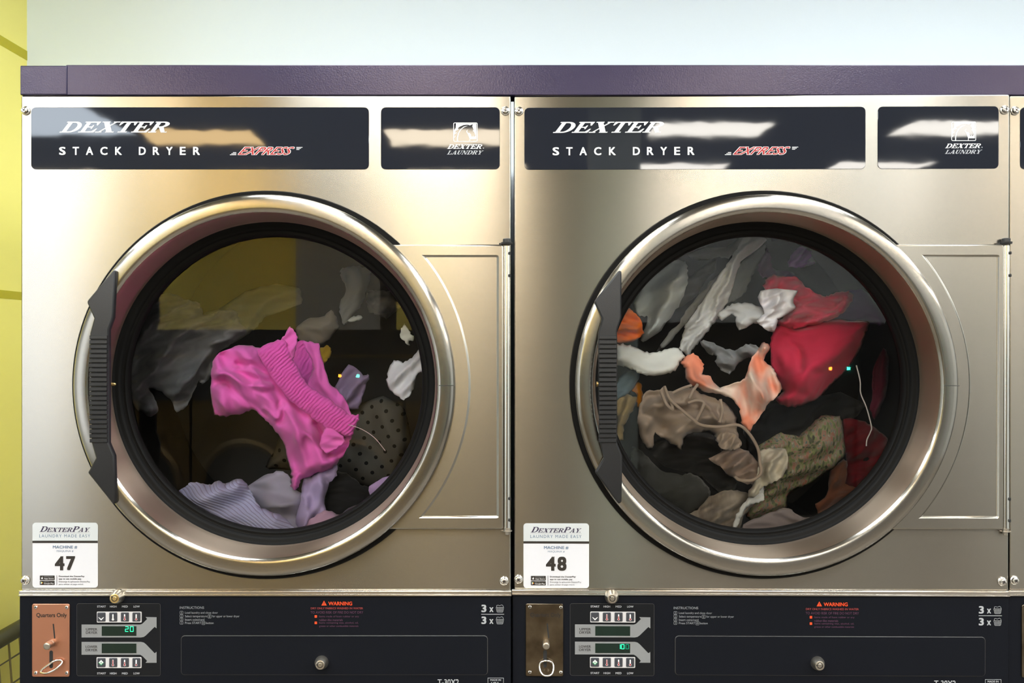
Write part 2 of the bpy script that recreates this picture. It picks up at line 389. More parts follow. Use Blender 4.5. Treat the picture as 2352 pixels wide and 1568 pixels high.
def rc(x0, y0, x1, y1): return [(x0, y0), (x1, y0), (x1, y1), (x0, y1)]
def arc(cx, cy, rx, ry, a0, a1, n=14): return [(cx + rx * math.cos(math.radians(a0 + (a1 - a0) * k / n)), cy + ry * math.sin(math.radians(a0 + (a1 - a0) * k / n))) for k in range(n + 1)]
def bowl(cx, cy, rx, ry, ix, iy, x0):
    a = arc(cx, cy, rx, ry, -90, 90); b = arc(cx, cy, ix, iy, 90, -90)
    return [[(x0, cy - ry)] + a + [(x0, cy + ry), (x0, cy + iy)] + b + [(x0, cy - iy)]]
STEM = [rc(.12, 0, .40, 1), rc(0, 0, .52, .085), rc(0, .915, .52, 1)]
GL = {
 'D': (1.22, STEM + bowl(.56, .5, .62, .5, .32, .40, .36)),
 'E': (1.12, STEM + [rc(.36, .9, 1.02, 1), [(1.02, 1), (.98, .66), (.90, .66), (.78, .92)], rc(.36, .46, .74, .55), [(.74, .34), (.66, .34), (.60, .5), (.66, .67), (.74, .67)], rc(.36, 0, 1.04, .1), [(1.04, 0), (1.10, .36), (1.01, .36), (.82, .08)]]),
 'X': (1.22, [[(.06, 1), (.42, 1), (1.14, 0), (.76, 0)], [(.90, 1), (1.03, 1), (.26, 0), (.13, 0)], rc(0, .92, .52, 1), rc(.74, .92, 1.18, 1), rc(-.02, 0, .42, .08), rc(.66, 0, 1.22, .08)]),
 'T': (1.14, [rc(.42, 0, .70, 1), rc(0, .9, 1.12, 1), [(0, 1), (.02, .66), (.10, .66), (.24, .92)], [(1.12, 1), (1.10, .66), (1.02, .66), (.88, .92)], rc(.26, 0, .86, .085)]),
 'R': (1.22, STEM + bowl(.56, .735, .48, .265, .2, .17, .36) + [[(.46, .5), (.78, .5), (1.10, .04), (1.20, .085), (1.24, 0), (.86, 0)]]),
 'P': (1.08, STEM + bowl(.56, .715, .48, .285, .2, .185, .36)),
 'A': (1.22, [[(.54, 1), (.66, 1), (.26, 0), (.13, 0)], [(.50, 1), (.72, 1), (1.12, 0), (.80, 0)], rc(.34, .28, .86, .37), rc(0, 0, .42, .085), rc(.66, 0, 1.24, .085)]),
 'Y': (1.16, [[(.06, 1), (.40, 1), (.74, .42), (.46, .42)], [(.90, 1), (1.02, 1), (.70, .42), (.60, .42)], rc(.45, 0, .73, .46), rc(0, .915, .48, 1), rc(.72, .915, 1.16, 1), rc(.28, 0, .90, .085)]),
 'L': (1.04, STEM + [rc(.36, 0, .98, .1), [(.98, 0), (1.03, .40), (.94, .40), (.78, .08)]]),
 'U': (1.2, [rc(.12, .34, .40, 1), rc(.86, .34, .98, 1), rc(0, .915, .52, 1), rc(.70, .915, 1.14, 1), arc(.55, .36, .43, .36, 180, 360) + arc(.63, .36, .23, .26, 360, 180)]),
 'N': (1.3, [rc(.14, 0, .25, 1), rc(.98, 0, 1.10, 1), [(.06, 1), (.40, 1), (1.10, 0), (.86, 0)], rc(0, 0, .42, .085), rc(0, .915, .34, 1), rc(.80, .915, 1.26, 1)]),
 '.': (.3, [rc(.05, 0, .2, .15)]),
}
def slab(mb, s, x0, y0, x1, y1, d, mat, fx=lambda x: x, shear=.55, caps=None, track=.02):
    """caps: scale per character (for small capitals)"""
    vs, fs, dz = [], [], []; x = 0
    for i, ch in enumerate(s):
        sc = caps[i] if caps else 1.0
        w, polys = GL[ch]
        for pl in polys:
            o = len(vs); q = [((x + px * sc) + shear * py * sc, py * sc) for px, py in pl]
            tri = tessellate_polygon([[Vector((a, b, 0)) for a, b in q]])
            vs += q; dz += [(len(fs) % 97) * .006] * len(q); fs += [tuple(o + k for k in t) for t in tri]
        x += w * sc + track
    _fit(mb, vs, fs, x0, y0, x1, y1, d, mat, fx, dz)

# ------------------------------------------------------------------ the room
def room():
    def wall(name, a, b, mat, kind='structure'):
        mb = MB(); mb.box(a, b, mat); o = mb.build(name); o['kind'] = kind; return o
    XW = -1.145
    wall('floor', (-4.6, FAR_WALL - .1, -.1), (4.6, .85, 0), M['floor'])
    wall('ceiling', (-4.6, FAR_WALL - .1, CEIL), (4.6, .85, CEIL + .1), M['ceiling'])
    wall('wall_back', (XW, .75, 0), (4.5, .85, CEIL), M['white_wall'])
    mb = MB(); mb.box((-4.5, -.05, 0), (XW, .75, CEIL), M['yellow_wall'])
    for zc, t in ((2.219, .022), (1.651, .0185)):
        mb.box((XW - .01, -.05, zc - t / 2), (XW + .0008, .75, zc + t / 2), M['stripe'])
    o = mb.build('wall_left'); o['kind'] = 'structure'
    wall('wall_right', (4.5, FAR_WALL, 0), (4.6, .75, CEIL), M['far_white'])
    # far wall, painted in broad upright bands, the grey-green one added to dim reflections
    mb = MB()
    bands = [(-3.35, -1.72, 'yellow_wall'), (-1.72, -1.05, 'far_white'), (-1.05, -.92, 'far_dark'), (-.92, -.50, 'yellow_wall'),
             (-.50, .05, 'far_cream'), (.05, .82, 'far_reflect_dim'), (.82, 4.5, 'far_white')]
    for a, b, k in bands: mb.box((a, FAR_WALL - .1, 0), (b, FAR_WALL, CEIL), M[k])
    mb.box((-4.5, FAR_WALL - .1, 0), (-3.35, FAR_WALL, .5), M['far_white'])
    mb.box((-4.5, FAR_WALL - .1, 2.6), (-3.35, FAR_WALL, CEIL), M['far_white'])
    o = mb.build('wall_far'); o['kind'] = 'structure'
    wall('wall_pillar', (.29, -3.44, 0), (.53, -3.20, CEIL), M['pillar'])
    wall('wall_side', (-4.6, FAR_WALL, 0), (-4.5, -.05, CEIL), M['far_white'])
    mb = MB(); mb.box((-4.5, FAR_WALL - .06, .5), (-3.35, FAR_WALL - .04, 2.6), M['daylight'])
    o = mb.build('window_1'); o['kind'] = 'structure'
    f = MB()
    for a, b in (((-4.5, .5), (-3.35, .56)), ((-4.5, 2.54), (-3.35, 2.6)), ((-3.41, .5), (-3.35, 2.6)), ((-4.5, .5), (-4.44, 2.6)), ((-3.95, .5), (-3.91, 2.6))):
        f.box((a[0], FAR_WALL - .04, a[1]), (b[0], FAR_WALL + .01, b[1]), M['frame_white'])
    f.build('window_frame', o)
    # painted steel band over the dryers
    mb = MB()
    mb.prism(rrect(152, 149, 2900, 219, 1.5, 2), [(0, -60), (0, -1), (.8, 1.2), (2, 1.8)], M['fascia'])
    o = mb.build('trim_1'); tag(o, kind='structure')
    mb = MB()
    mb.prism(rrect(48, 151.5, 156, 219, 2, 3), [(0, -60), (0, 2), (1, 4), (2.5, 4.6)], M['fascia'])
    o = mb.build('trim_2'); tag(o, kind='structure')

def lamp(x, y, mat, label, w=.66, l=.44):
    t = thing('ceiling_light', (x, y, CEIL), label, 'ceiling light', 'ceiling light panels')
    f = MB(); h = .03; e = .025
    for a, b in (((-w / 2 - e, -l / 2 - e), (w / 2 + e, -l / 2)), ((-w / 2 - e, l / 2), (w / 2 + e, l / 2 + e)), ((-w / 2 - e, -l / 2), (-w / 2, l / 2)), ((w / 2, -l / 2), (w / 2 + e, l / 2))):
        f.box((x + a[0], y + a[1], CEIL - h), (x + b[0], y + b[1], CEIL), M['frame_white'])
    f.build('frame', t, (x, y, CEIL))
    d = MB(); d.box((x - w / 2, y - l / 2, CEIL - .02), (x + w / 2, y + l / 2, CEIL - .008), mat); d.build('diffuser', t, (x, y, CEIL))

def lamps():
    cols = [-3.21, -1.80, -.39, 1.02, 2.43, 3.84]
    for y in (-5.50, -4.17):
        for x in cols:
            if y > -5 and x < -2.5: continue
            lamp(x, y, M['amber_lamp' if x == -1.80 else 'warm_lamp' if x < 1 else 'neutral_lamp'], 'warm white light panel in the far part of the ceiling')
    for x in cols:
        if x > -2.5: lamp(x, -2.85, M['warm_lamp'], 'warm white light panel in the middle of the ceiling')
    for y in (-1.5, -.35):
        for x in cols:
            if y > -1 and x < -1.9: continue
            lamp(x, y, M['cool_lamp' if y < -1 else 'soft_lamp'], 'cool white light panel in the near part of the ceiling')
    lamp(-2.95, -3.72, M['sky_panel'], 'large pale blue daylight panel in the ceiling at the left', 1.62, .82)

def washers():
    for i, x in enumerate((-2.70, -1.93, -1.16, -.39, .38, 1.15, 1.92, 2.69)):
        y = FAR_WALL + .75; wm = M['washer' if x < 0 else 'washer_grey']
        t = thing('washing_machine', (x, y, 0), ('tan' if x < 0 else 'grey') + ' steel washing machine with dark round door across the room', 'washing machine', ('tan' if x < 0 else 'grey') + ' washing machines across the room')
        b = MB(); b.box((x - .375, FAR_WALL + .02, 0), (x + .375, y, 1.12), wm); b.build('cabinet', t, (x, y, 0))
        c = MB(); c.box((x - .385, FAR_WALL + .02, 1.12), (x + .385, y + .01, 1.63), M['far_dark']); c.build('console', t, (x, y, 0))
        e = MB(); e.box((x - .385, y + .01, 1.43), (x + .385, y + .016, 1.45), wm); e.build('trim_strip', t, (x, y, 0))
        d = MB(); n = 40
        for prof, mt in (([(.33, 0), (.33, .03), (.30, .045), (.27, .03)], wm), ([(.27, .03), (.20, .05), (.0, .055)], M['dark'])):
            ls = [[Vector((x + math.cos(6.28318 * k / n) * r, y + dd, .52 + math.sin(6.28318 * k / n) * r)) for k in range(n)] for r, dd in prof]
            d.loops(ls, mt, False, False)
        d.build('door', t, (x, y, 0))
        if i in (2, 6):
            ox = -1.237 if i == 2 else 2.12; lz = 1.288 if i == 2 else 1.29
            for dx, mt in ((0, 'led_orange_lamp'), (.129, 'led_green_lamp')):
                l = MB(); l.box((ox + dx - .010, y + .01, lz), (ox + dx + .010, y + .02, lz + .02), M[mt]); l.build('indicator_light', t, (x, y, 0))

def cart():
    XL, XR, Y0, Y1, Z = -1.105, -.835, -.02, .70, .902
    org = (-.97, .34, 0)
    t = thing('laundry_cart', org, 'wire laundry cart with thick dark rail against the yellow wall', 'cart')
    r = MB(); rad = .0175; rp = []
    for cx, cy, a0 in ((XR - .04, Y1 - .04, 0), (XL + .04, Y1 - .04, 90), (XL + .04, Y0 + .04, 180), (XR - .04, Y0 + .04, 270)):
        for k in range(6):
            a = math.radians(a0 + 18 * k); rp.append((cx + .04 * math.cos(a), cy + .04 * math.sin(a), Z))
    r.tube(rp, rad, M['cart_rail'], 12, True); r.build('rail', t, org)
    g = MB(); ins = .06; zb = .42; wr = .0024
    ny = 14
    for i in range(ny + 1):
        y = Y0 + .02 + (Y1 - Y0 - .04) * i / ny; yb = Y0 + ins + .02 + (Y1 - Y0 - 2 * ins - .04) * i / ny
        g.tube([(XL, y, Z), (XL + ins, yb, zb), (XR - ins, yb, zb), (XR, y, Z)], wr, M['cart_wire'], 6)
    for i in range(6):
        f = i / 5; x = XL + .02 + (XR - XL - .04) * f; xb = XL + ins + (XR - XL - 2 * ins) * f
        g.tube([(x, Y0, Z), (xb, Y0 + ins, zb), (xb, Y1 - ins, zb), (x, Y1, Z)], wr, M['cart_wire'], 6)
    for k in range(9):
        f = (.052 + .052 * k) / (Z - zb); i = ins * f; z = Z - (Z - zb) * f
        g.tube([(XL + i, Y0 + i, z), (XR - i, Y0 + i, z), (XR - i, Y1 - i, z), (XL + i, Y1 - i, z)], wr, M['cart_wire'], 6, True)
    g.build('basket', t, org)
    for sx in (XL + ins, XR - ins):
        for sy in (Y0 + ins + .02, Y1 - ins - .02):
            l = MB(); l.tube([(sx, sy, zb), (sx, sy, .08)], .009, M['cart_wire'], 10); lo = l.build('leg', t, org)
            c = MB(); c.tube([(sx - .012, sy, .042), (sx + .012, sy, .042)], .041, M['rubber'], 20); c.build('caster', lo, org)

# ------------------------------------------------------------------ a stack dryer
def screw(parent, org, x, y, r=10.5, turn=0.3):
    mb = MB()
    mb.lathe(x, y, [(r, .6), (r, 1.5), (r * .93, 3.2), (r * .74, 4.2), (r * .72, 8.2), (r * .64, 9.6), (r * .42, 10.3)], M['chrome'], 24, False, True)
    for a in (turn, turn + math.pi / 2):
        c, s = math.cos(a), math.sin(a); q = r * .40; w = r * .10
        mb.add([PP(x + c * q - s * w, y + s * q + c * w, 10.5), PP(x + c * q + s * w, y + s * q - c * w, 10.5), PP(x - c * q + s * w, y - s * q - c * w, 10.5), PP(x - c * q - s * w, y - s * q + c * w, 10.5)], [(0, 1, 2, 3)], M['dark_ink'])
    return mb.build('screw', parent, org)

def lock(parent, org, x, y, d0, face, turn=0.0, r=16):
    mb = MB()
    mb.lathe(x, y, [(r, d0), (r, d0 + 5), (r * .70, d0 + 20), (r * .66, d0 + 21)], M['lock_metal'], 32)
    mb.lathe(x, y, [(r * .66, d0 + 21), (r * .60, d0 + 21.4), (r * .42, d0 + 21.4)], face, 32)
    mb.lathe(x, y, [(r * .42, d0 + 21.4), (r * .42, d0 + 18), (r * .33, d0 + 18)], M['dark_ink'], 32)
    mb.lathe(x, y, [(r * .33, d0 + 18), (r * .33, d0 + 21), (r * .28, d0 + 21.4)], face, 32, False, True)
    c, s = math.cos(turn), math.sin(turn)
    a, b, w = r * .28, r * .56, r * .07
    mb.add([PP(x - c * a - s * w, y - s * a + c * w, d0 + 21.7), PP(x - c * b - s * w, y - s * b + c * w, d0 + 21.7), PP(x - c * b + s * w, y - s * b - c * w, d0 + 21.7), PP(x - c * a + s * w, y - s * a - c * w, d0 + 21.7)], [(0, 1, 2, 3)], M['dark_ink'])
    return mb.build('lock', parent, org)

def thermometer(mb, x, y, k, d):
    """k: 0 empty, 1 low, 2 medium, 3 high"""
    mb.poly(rrect(x - 1.5, y - 7, x + 1.5, y + 4, 1.4, 3), d, M['white_ink'])
    mb.poly([(x + 2.7 * math.cos(a * .5236), y + 5 + 2.7 * math.sin(a * .5236)) for a in range(12)], d, M['white_ink'])
    if k:
        h = {1: 2, 2: 6, 3: 10}[k]
        mb.poly(rc(x - .85, y + 4 - h, x + .85, y + 5), d + .15, M['red_ink'])
        mb.poly([(x + 1.9 * math.cos(a * .5236), y + 5 + 1.9 * math.sin(a * .5236)) for a in range(12)], d + .15, M['red_ink'])

SEG = {'0': 'abcdef', '1': 'bc', '2': 'abged', '8': 'abcdefg'}
def digit(mb, ch, x0, y0, x1, y1, d, mat, w=1.5):
    ym = (y0 + y1) / 2; sg = {'a': ((x0, y0), (x1, y0)), 'b': ((x1, y0), (x1, ym)), 'c': ((x1, ym), (x1, y1)), 'd': ((x0, y1), (x1, y1)), 'e': ((x0, ym), (x0, y1)), 'f': ((x0, y0), (x0, ym)), 'g': ((x0, ym), (x1, ym))}
    for s in SEG[ch]:
        (ax, ay), (bx, by) = sg[s]
        for k in range(4):
            t = (k + .5) / 4; cx = ax + (bx - ax) * t; cy = ay + (by - ay) * t; h = w * .56
            mb.poly(rc(cx - h, cy - h, cx + h, cy + h), d, mat)

def horse(mb, fx, d, mat):
    z = lambda pts: [(fx(1015 + a / 15.68), 265 + b / 15.68) for a, b in pts]
    o = rrect(413, 262, 1282, 950, 50); i = rrect(433, 282, 1262, 930, 36)
    mb.poly(z(o), d, mat, [z(i)])
    mb.poly(z([(510, 295), (1240, 295), (1240, 322), (1120, 318), (1040, 350), (1010, 362), (950, 340), (880, 338), (780, 350), (650, 405), (575, 460), (600, 508), (500, 545), (470, 625), (548, 628), (450, 680), (440, 770), (510, 750), (430, 820), (430, 560), (500, 460)]), d, mat)
    mb.poly(z([(1120, 320), (1240, 322), (1240, 855), (1018, 855), (1018, 940), (1000, 940), (1000, 840), (950, 710), (890, 600), (888, 560), (945, 505), (908, 570), (932, 635), (1000, 645), (1045, 690), (1060, 760), (1100, 792), (1120, 735), (1145, 785), (1180, 770), (1212, 720), (1190, 670), (1150, 585), (1105, 550), (1145, 545), (1120, 450), (1095, 405)]), d, mat)
    mb.poly(z([(540, 935), (545, 800), (580, 650), (660, 510), (780, 410), (940, 375), (800, 430), (690, 520), (610, 650), (580, 800), (578, 935)]), d, mat)

def dryer(fx, label, number=None, txt=True, sticker=(75, 1200, 225, 1349), yo=0.0, coin='coin_orange_reflect', lockface='brass', shown=None, sy=None, yaw=0.0, tilt=0.0):
    org = (wx(fx(612)), 0.0, 0.0)
    T = thing('stack_dryer', Vector(org) + Vector((0, math.sin(tilt) * 1.48, 0)), label, 'dryer', 'stack dryers in a row')
    T.rotation_euler = (tilt, 0, yaw)
    B = lambda mb, name, par=T: mb.build(name, par, org)
    L, R = fx(48), fx(1173.5)
    cx, cy = fx(615), 883.0
    circ = lambda r, n=96: [(cx + r * math.cos(2 * math.pi * k / n), cy + r * math.sin(2 * math.pi * k / n)) for k in range(n)]
    # cabinet shell
    mb = MB(); x0, x1 = wx(L) + .012, wx(R) - .012; zt = wz(205)
    mb.box((x0, .012, 0), (x0 + .003, .735, zt), M['cabinet']); mb.box((x1 - .003, .012, 0), (x1, .735, zt), M['black_metal'])  # left side pale only as a reflector for the yellow wall
    mb.box((x0, .73, 0), (x1, .735, zt), M['black_metal']); mb.box((x0, .012, zt - .003), (x1, .735, zt), M['black_metal']); mb.box((x0, .012, 0), (x1, .735, .003), M['black_metal'])
    mb.box((x0, .012, wz(1400)), (x1, .735, wz(1396)), M['black_metal'])
    B(mb, 'cabinet')
    # front panel with its round opening
    mb = MB()
    out = rrect(L, 219, R, 1355, 4, 4)
    mb.loops([[PP(x, y, d) for x, y in inset(out, i)] for i, d in ((0, -18), (0, -4), (.7, -1.6), (1.8, -.4), (3.2, 0))], M['steel'], False, False)
    mb.poly(inset(out, 3.2), 0, M['steel'], [circ(402)])
    mb.loops([[PP(x, y, d) for x, y in circ(402)] for d in (0, -20)], M['steel'], False, False)
    B(mb, 'front_panel')
    # trim rail
    mb = MB(); a, b = L - 4, R + 1
    prof = [(1354.5, -3), (1355.0, 1.5), (1356.2, 3.0), (1357.6, 2.0), (1358.4, .8), (1363.6, .8), (1364.4, 3), (1365.6, 4.6), (1367.2, 4.6), (1368.2, 3), (1368.6, -3)]
    mb.loops([[PP(x, y, d) for x in (a, b)] for y, d in prof], M['chrome'], False, False, True, False)
    B(mb, 'trim_rail')
    # gloss name panels
    for nm, (a, b) in (('name_panel', (72, 847.5)), ('logo_panel', (875, 1148))):
        mb = MB(); mb.prism(rrect(fx(a), 246.5, fx(b), 389, 11, 6), [(0, 0), (0, .8), (.5, 1.2)], M['decal'], smooth=False)
        p = B(mb, nm)
        if not txt: continue
        if nm == 'name_panel':
            q = MB(); slab(q, 'DEXTER', 137, 279.5, 390.5, 304.5, 1.5, M['white_ink'], fx); B(q, 'brand_lettering', p)
            q = MB()
            for ch, c0, c1 in (('S', 136.5, 151.5), ('T', 167.5, 182), ('A', 198, 214.5), ('C', 231, 247.5), ('K', 265, 280.5), ('D', 319.5, 335.5), ('R', 351.5, 366.5), ('Y', 382, 397), ('E', 413.5, 427), ('R', 444, 459.5)):
                if ch == 'D': B(q, 'model_lettering', p); q = MB()
                write(q, ch, c0, 337.5, c1, 356, 1.5, M['white_ink'], fx, .022)
            B(q, 'model_lettering', p)
            q = MB(); write(q, 'EXPRESS', 546, 337, 677.5, 356.5, 1.5, M['white_ink'], fx, .040, .75)
            write(q, 'EXPRESS', 547.2, 337.8, 676.3, 355.7, 1.9, M['red_ink'], fx, .012, .75)
            for k, (u, v) in enumerate(((535.5, 543), (532, 543), (528.5, 543))): q.poly(rc(fx(u), 350 + 2.5 * k, fx(v), 351.2 + 2.5 * k), 1.5, M['white_ink'])
            for k, (u, v) in enumerate(((681, 695), (681, 691.5), (681, 688))): q.poly(rc(fx(u), 338 + 2.5 * k, fx(v), 339.2 + 2.5 * k), 1.5, M['white_ink'])
            B(q, 'speed_lettering', p)
        else:
            q = MB(); horse(q, fx, 1.5, M['white_ink']); B(q, 'horse_emblem', p)
            q = MB(); slab(q, 'DEXTER', 1027, 331.8, 1108, 342, 1.5, M['white_ink'], fx)
            q.poly([(fx(1110.4) + 1.3 * math.cos(k * .7854), 340.3 + 1.3 * math.sin(k * .7854)) for k in range(8)], 1.5, M['grey_ink'])
            slab(q, 'LAUNDRY', 1026.5, 346, 1111, 355, 1.5, M['grey_ink'], fx); B(q, 'emblem_lettering', p)
    for x, y, t in ((59.5, 254.5, .6), (1161, 255, .1), (58.5, 1331.5, .8), (1158, 1333, .4)): screw(T, org, fx(x), y, turn=t)

    # ---------------- door
    mb = MB(); n = 144
    prof = [(431.5, 6), (431.5, 34), (430.5, 37.5), (428, 40.5), (424, 42.6), (419, 43.4), (402, 43.6), (397, 43), (393.5, 41), (391, 37)]
    mb.lathe(cx, cy, prof, M['ring'], n)
    mb.lathe(cx, cy, [(391, 37), (389, 30), (387, 15), (384.5, -10), (381.5, -36), (379.5, -60), (386, -70)], M['ring_inner'], n)
    for s in (1,):
        mb.pbox(cx + 396, cy - .7, cx + 431, cy + .7, 40, 43.9, M['black_metal'])
    door = B(mb, 'door')
    q = MB(); q.lathe(cx, cy, [(425, 0), (442, 0), (443.5, 4), (443.5, 13), (441, 17), (430, 17)], M['rubber'], n); B(q, 'rim_seal', door)
    q = MB(); q.lathe(cx, cy, [(381, -52), (378.5, -57), (374, -60), (369, -60), (364, -63), (361.5, -68), (359, -69), (354, -68), (350.5, -71), (348, -78), (347.5, -88), (351, -94)], M['rubber'], n); B(q, 'gasket', door)
    q = MB(); q.lathe(cx, cy, [(352, -84), (352, -86.5)], M['glass'], 96)
    q = MB(); g = [PP(x, y, -86) for x, y in circ(351)]; q.add(g, [tuple(range(len(g)))], M['glass']); B(q, 'window_glass', door)
    # hinge plate
    q = MB(); ap = [(cx + 424 * math.cos(t), cy + 424 * math.sin(t)) for t in np.linspace(-math.asin(320 / 424), math.asin(329 / 424), 40)]
    rx = cx + 542
    outl = [ap[0], (rx - 5, 563), (rx - 2, 564), (rx, 568), (rx, 1207), (rx - 2, 1211), (rx - 5, 1212)] + ap[::-1][:-1]
    arcD = lambda r: [(cx + r * math.cos(t), cy + r * math.sin(t)) for t in np.linspace(math.asin(min(.999, 303 / r)), -math.asin(min(.999, 296 / r)), 40)]
    dl = arcD(462)
    Dl = dl + [(cx + 526, 587), (cx + 530, 589), (cx + 531, 593), (cx + 531, 1181), (cx + 530, 1185), (cx + 526, 1186)]
    q.loops([[PP(x, y, d) for x, y in inset(outl, i)] for i, d in ((0, 0), (0, 15), (.8, 18), (2.2, 19.6), (4, 20))], M['plate'], False, False)
    q.poly(inset(outl, 4), 20, M['plate'], [Dl])
    q.loops([[PP(x, y, d) for x, y in inset(Dl, i)] for i, d in ((0, 20), (1.5, 19.2), (3.2, 17.2), (5, 16.6))], M['plate'], False, True)
    B(q, 'hinge_plate', door)
    hx = cx + 549.5
    q = MB(); q.tube([PP(hx, 566, 11), PP(hx, 1209, 11)], 8.2 * S, M['chrome'], 20)
    for yy in (583, 634, 1142, 1191):
        q.tube([PP(hx + 5.5, yy, 17), PP(hx + 7.2, yy, 19.2)], 3.6 * S, M['dark'], 12)
    B(q, 'hinge_pin', door)
    q = MB(); q.tube([PP(hx, 562, 11), PP(hx, 557.5, 11), PP(hx, 557, 11), PP(hx, 550, 11), PP(hx, 548.5, 11)], [13 * S, 14 * S, 9.6 * S, 9.6 * S, 6 * S], M['black_metal'], 20)
    q.pbox(hx - 18, 559, hx + 9, 562.5, 0, 12, M['black_metal']); B(q, 'hinge_cap', door)
    q = MB(); q.tube([PP(hx, 1209, 11), PP(hx, 1215, 11), PP(hx, 1215.5, 11), PP(hx, 1217, 11), PP(hx, 1217.3, 11), PP(hx, 1225, 11)], [8.5 * S, 8.5 * S, 12 * S, 12 * S, 4.5 * S, 4.5 * S], M['dull_metal'], 20)
    q.pbox(hx - 14, 1214, hx + 9, 1216.5, 0, 12, M['dull_metal']); B(q, 'hinge_bolt', door)
    # handle: points taken on machine 47, brought to the plane of the handle
    kk = (D - 58 * S) / D
    ho = [(256, 621), (259.5, 620), (263, 622), (263.5, 628), (262, 729), (252.5, 757), (252.5, 1016), (264.5, 1046), (264, 1153), (261, 1157.5), (257, 1158), (253.5, 1155), (203.5, 1087), (203, 1083), (205, 1080), (221.5, 1051), (212, 1014), (209, 765), (217.5, 731), (201.5, 697), (201, 692), (203, 688)]
    ho = [(fx(612) + (CX + (x - CX) * kk - 612), CY + (y - CY) * kk) for x, y in ho]
    q = MB()
    def hd(y): return 50 + 18 * max(0.0, 1 - ((y - 885) / 270.0) ** 2) ** .6
    def hl(i, dd): return [PP(x, y, hd(y) + dd) for x, y in inset(ho, i)]
    q.loops([hl(0, -14), hl(0, -5), hl(1.2, -1.6), hl(3.5, 0)], M['plastic'], True, False)
    fr = inset(ho, 3.5); q.add([PP(x, y, hd(y)) for x, y in fr], [tuple(t) for t in tessellate_polygon([[Vector((x, y, 0)) for x, y in fr]])], M['plastic'])
    xs0, xs1 = fx(612) + (CX + (209 - CX) * kk - 612), fx(612) + (CX + (252 - CX) * kk - 612)
    for k in range(23):
        yb = 770 + k * 10.75; 
        c = [(xs0 + 1, yb), (xs1 - 1, yb), (xs1 - 1, yb + 8.6), (xs0 + 1, yb + 8.6)]
        q.loops([[PP(x, CY + (y - CY) * kk, hd(y) + d) for x, y in inset(c, i)] for i, d in ((0, -6), (0, 2.2), (1, 3.4))], M['plastic'], False, True, False)
    for yy in (655, 1120):
        yy = CY + (yy - CY) * kk; xx = (xs0 + xs1) / 2 + 14
        q.pbox(xx - 1, yy - 12, xx + 9, yy + 12, 38, 50, M['plastic'])
    B(q, 'handle', door)
    # latch pin
    q = MB(); px = cx - 380; q.tube([PP(px, 883, -20), PP(px + 3, 883, -20), PP(px + 3.5, 883, -20), PP(px + 20, 883, -20), PP(px + 23, 883, -20)], [6.5 * S, 6.5 * S, 4 * S, 4 * S, 2.5 * S], M['brass'], 16); B(q, 'latch_pin', door)

    # ---------------- drum
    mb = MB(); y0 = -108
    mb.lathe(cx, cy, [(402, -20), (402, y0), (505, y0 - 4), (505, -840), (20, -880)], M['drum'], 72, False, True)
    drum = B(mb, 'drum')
    for k in range(3):
        a = math.radians(60 + 120 * k); q = MB(); u = Vector((math.cos(a), 0, math.sin(a))); v = Vector((-math.sin(a), 0, math.cos(a)))
        c = Vector((wx(cx), 0, wz(cy))); r0 = 504 * S
        q.loops([[c + u * (r0 + .001) - v * .035 + Vector((0, yy, 0)), c + u * (r0 - .030) - v * .008 + Vector((0, yy, 0)), c + u * (r0 - .030) + v * .008 + Vector((0, yy, 0)), c + u * (r0 + .001) + v * .035 + Vector((0, yy, 0))] for yy in (.09, .57)], M['drum'], True, True, False)
        B(q, 'lifter', drum)

    # ---------------- control panel
    mb = MB(); mb.prism(rrect(L - 3, 1368.3, R, 1628, 2, 2), [(0, -16), (0, -1), (.8, 0)], M['navy'], smooth=False); cp = B(mb, 'control_panel')
    mb = MB(); mb.pbox(L, 1632, R, CY + CAMZ / S - 30, -16, -1, M['steel']); B(mb, 'lower_panel')
    Y = lambda y: y + yo
    # keypad overlay
    K = lambda a, b: (fx(160 + a / 7.918), Y(1370 + b / 7.918))
    KR = lambda a, b, c, d: (*K(a, b), *K(c, d))
    mb = MB(); o = rrect(*KR(130, 120, 1655, 1440), 5)
    mb.poly(o, .5, M['edge_grey'], [inset(o, .55)]); mb.poly(inset(o, .55), .5, M['overlay'])
    kp = B(mb, 'keypad')
    q = MB()
    up = [(220, 503), (1285, 503), (1325, 488), (1412, 403), (1383, 366), (1583, 370), (1583, 572), (1548, 545), (1390, 700), (1350, 728), (1300, 738), (220, 738)]
    lo = [(220, 818), (1300, 818), (1350, 830), (1390, 860), (1548, 1025), (1583, 998), (1583, 1198), (1383, 1198), (1412, 1163), (1325, 1075), (1285, 1052), (220, 1052)]
    for pl in (up, lo): q.poly([K(a, b) for a, b in pl], .9, M['label_grey'])
    for pl in ((497, 268, 1312, 466), (492, 1096, 1310, 1293)): q.poly(rrect(*KR(*pl), 2, 4), .9, M['strip_white'])
    B(q, 'arrow_labels', kp)
    q = MB()
    if txt:
        for i, (s, a, b, c, d) in enumerate((('UPPER', 300, 568, 508, 612), ('DRYER', 300, 628, 508, 672), ('LOWER', 295, 884, 508, 928), ('DRYER', 295, 945, 508, 988))):
            if i % 2 == 0: q = MB()
            x0, y0_, x1, y1_ = KR(a, b, c, d); write(q, s, x0, y0_, x1, y1_, 1.3, M['dark_ink'], bold=.012)
            if i % 2: B(q, 'row_lettering', kp)
        for yy in (157, 1372):
            q = MB()
            for s, a, c in (('START', 503, 663), ('HIGH', 736, 857), ('MED', 954, 1061), ('LOW', 1163, 1278)):
                x0, y0_, x1, y1_ = KR(a, yy, c, yy + 36); write(q, s, x0, y0_, x1, y1_, 1.2, M['grey_ink'], bold=.02)
            B(q, 'key_lettering', kp)
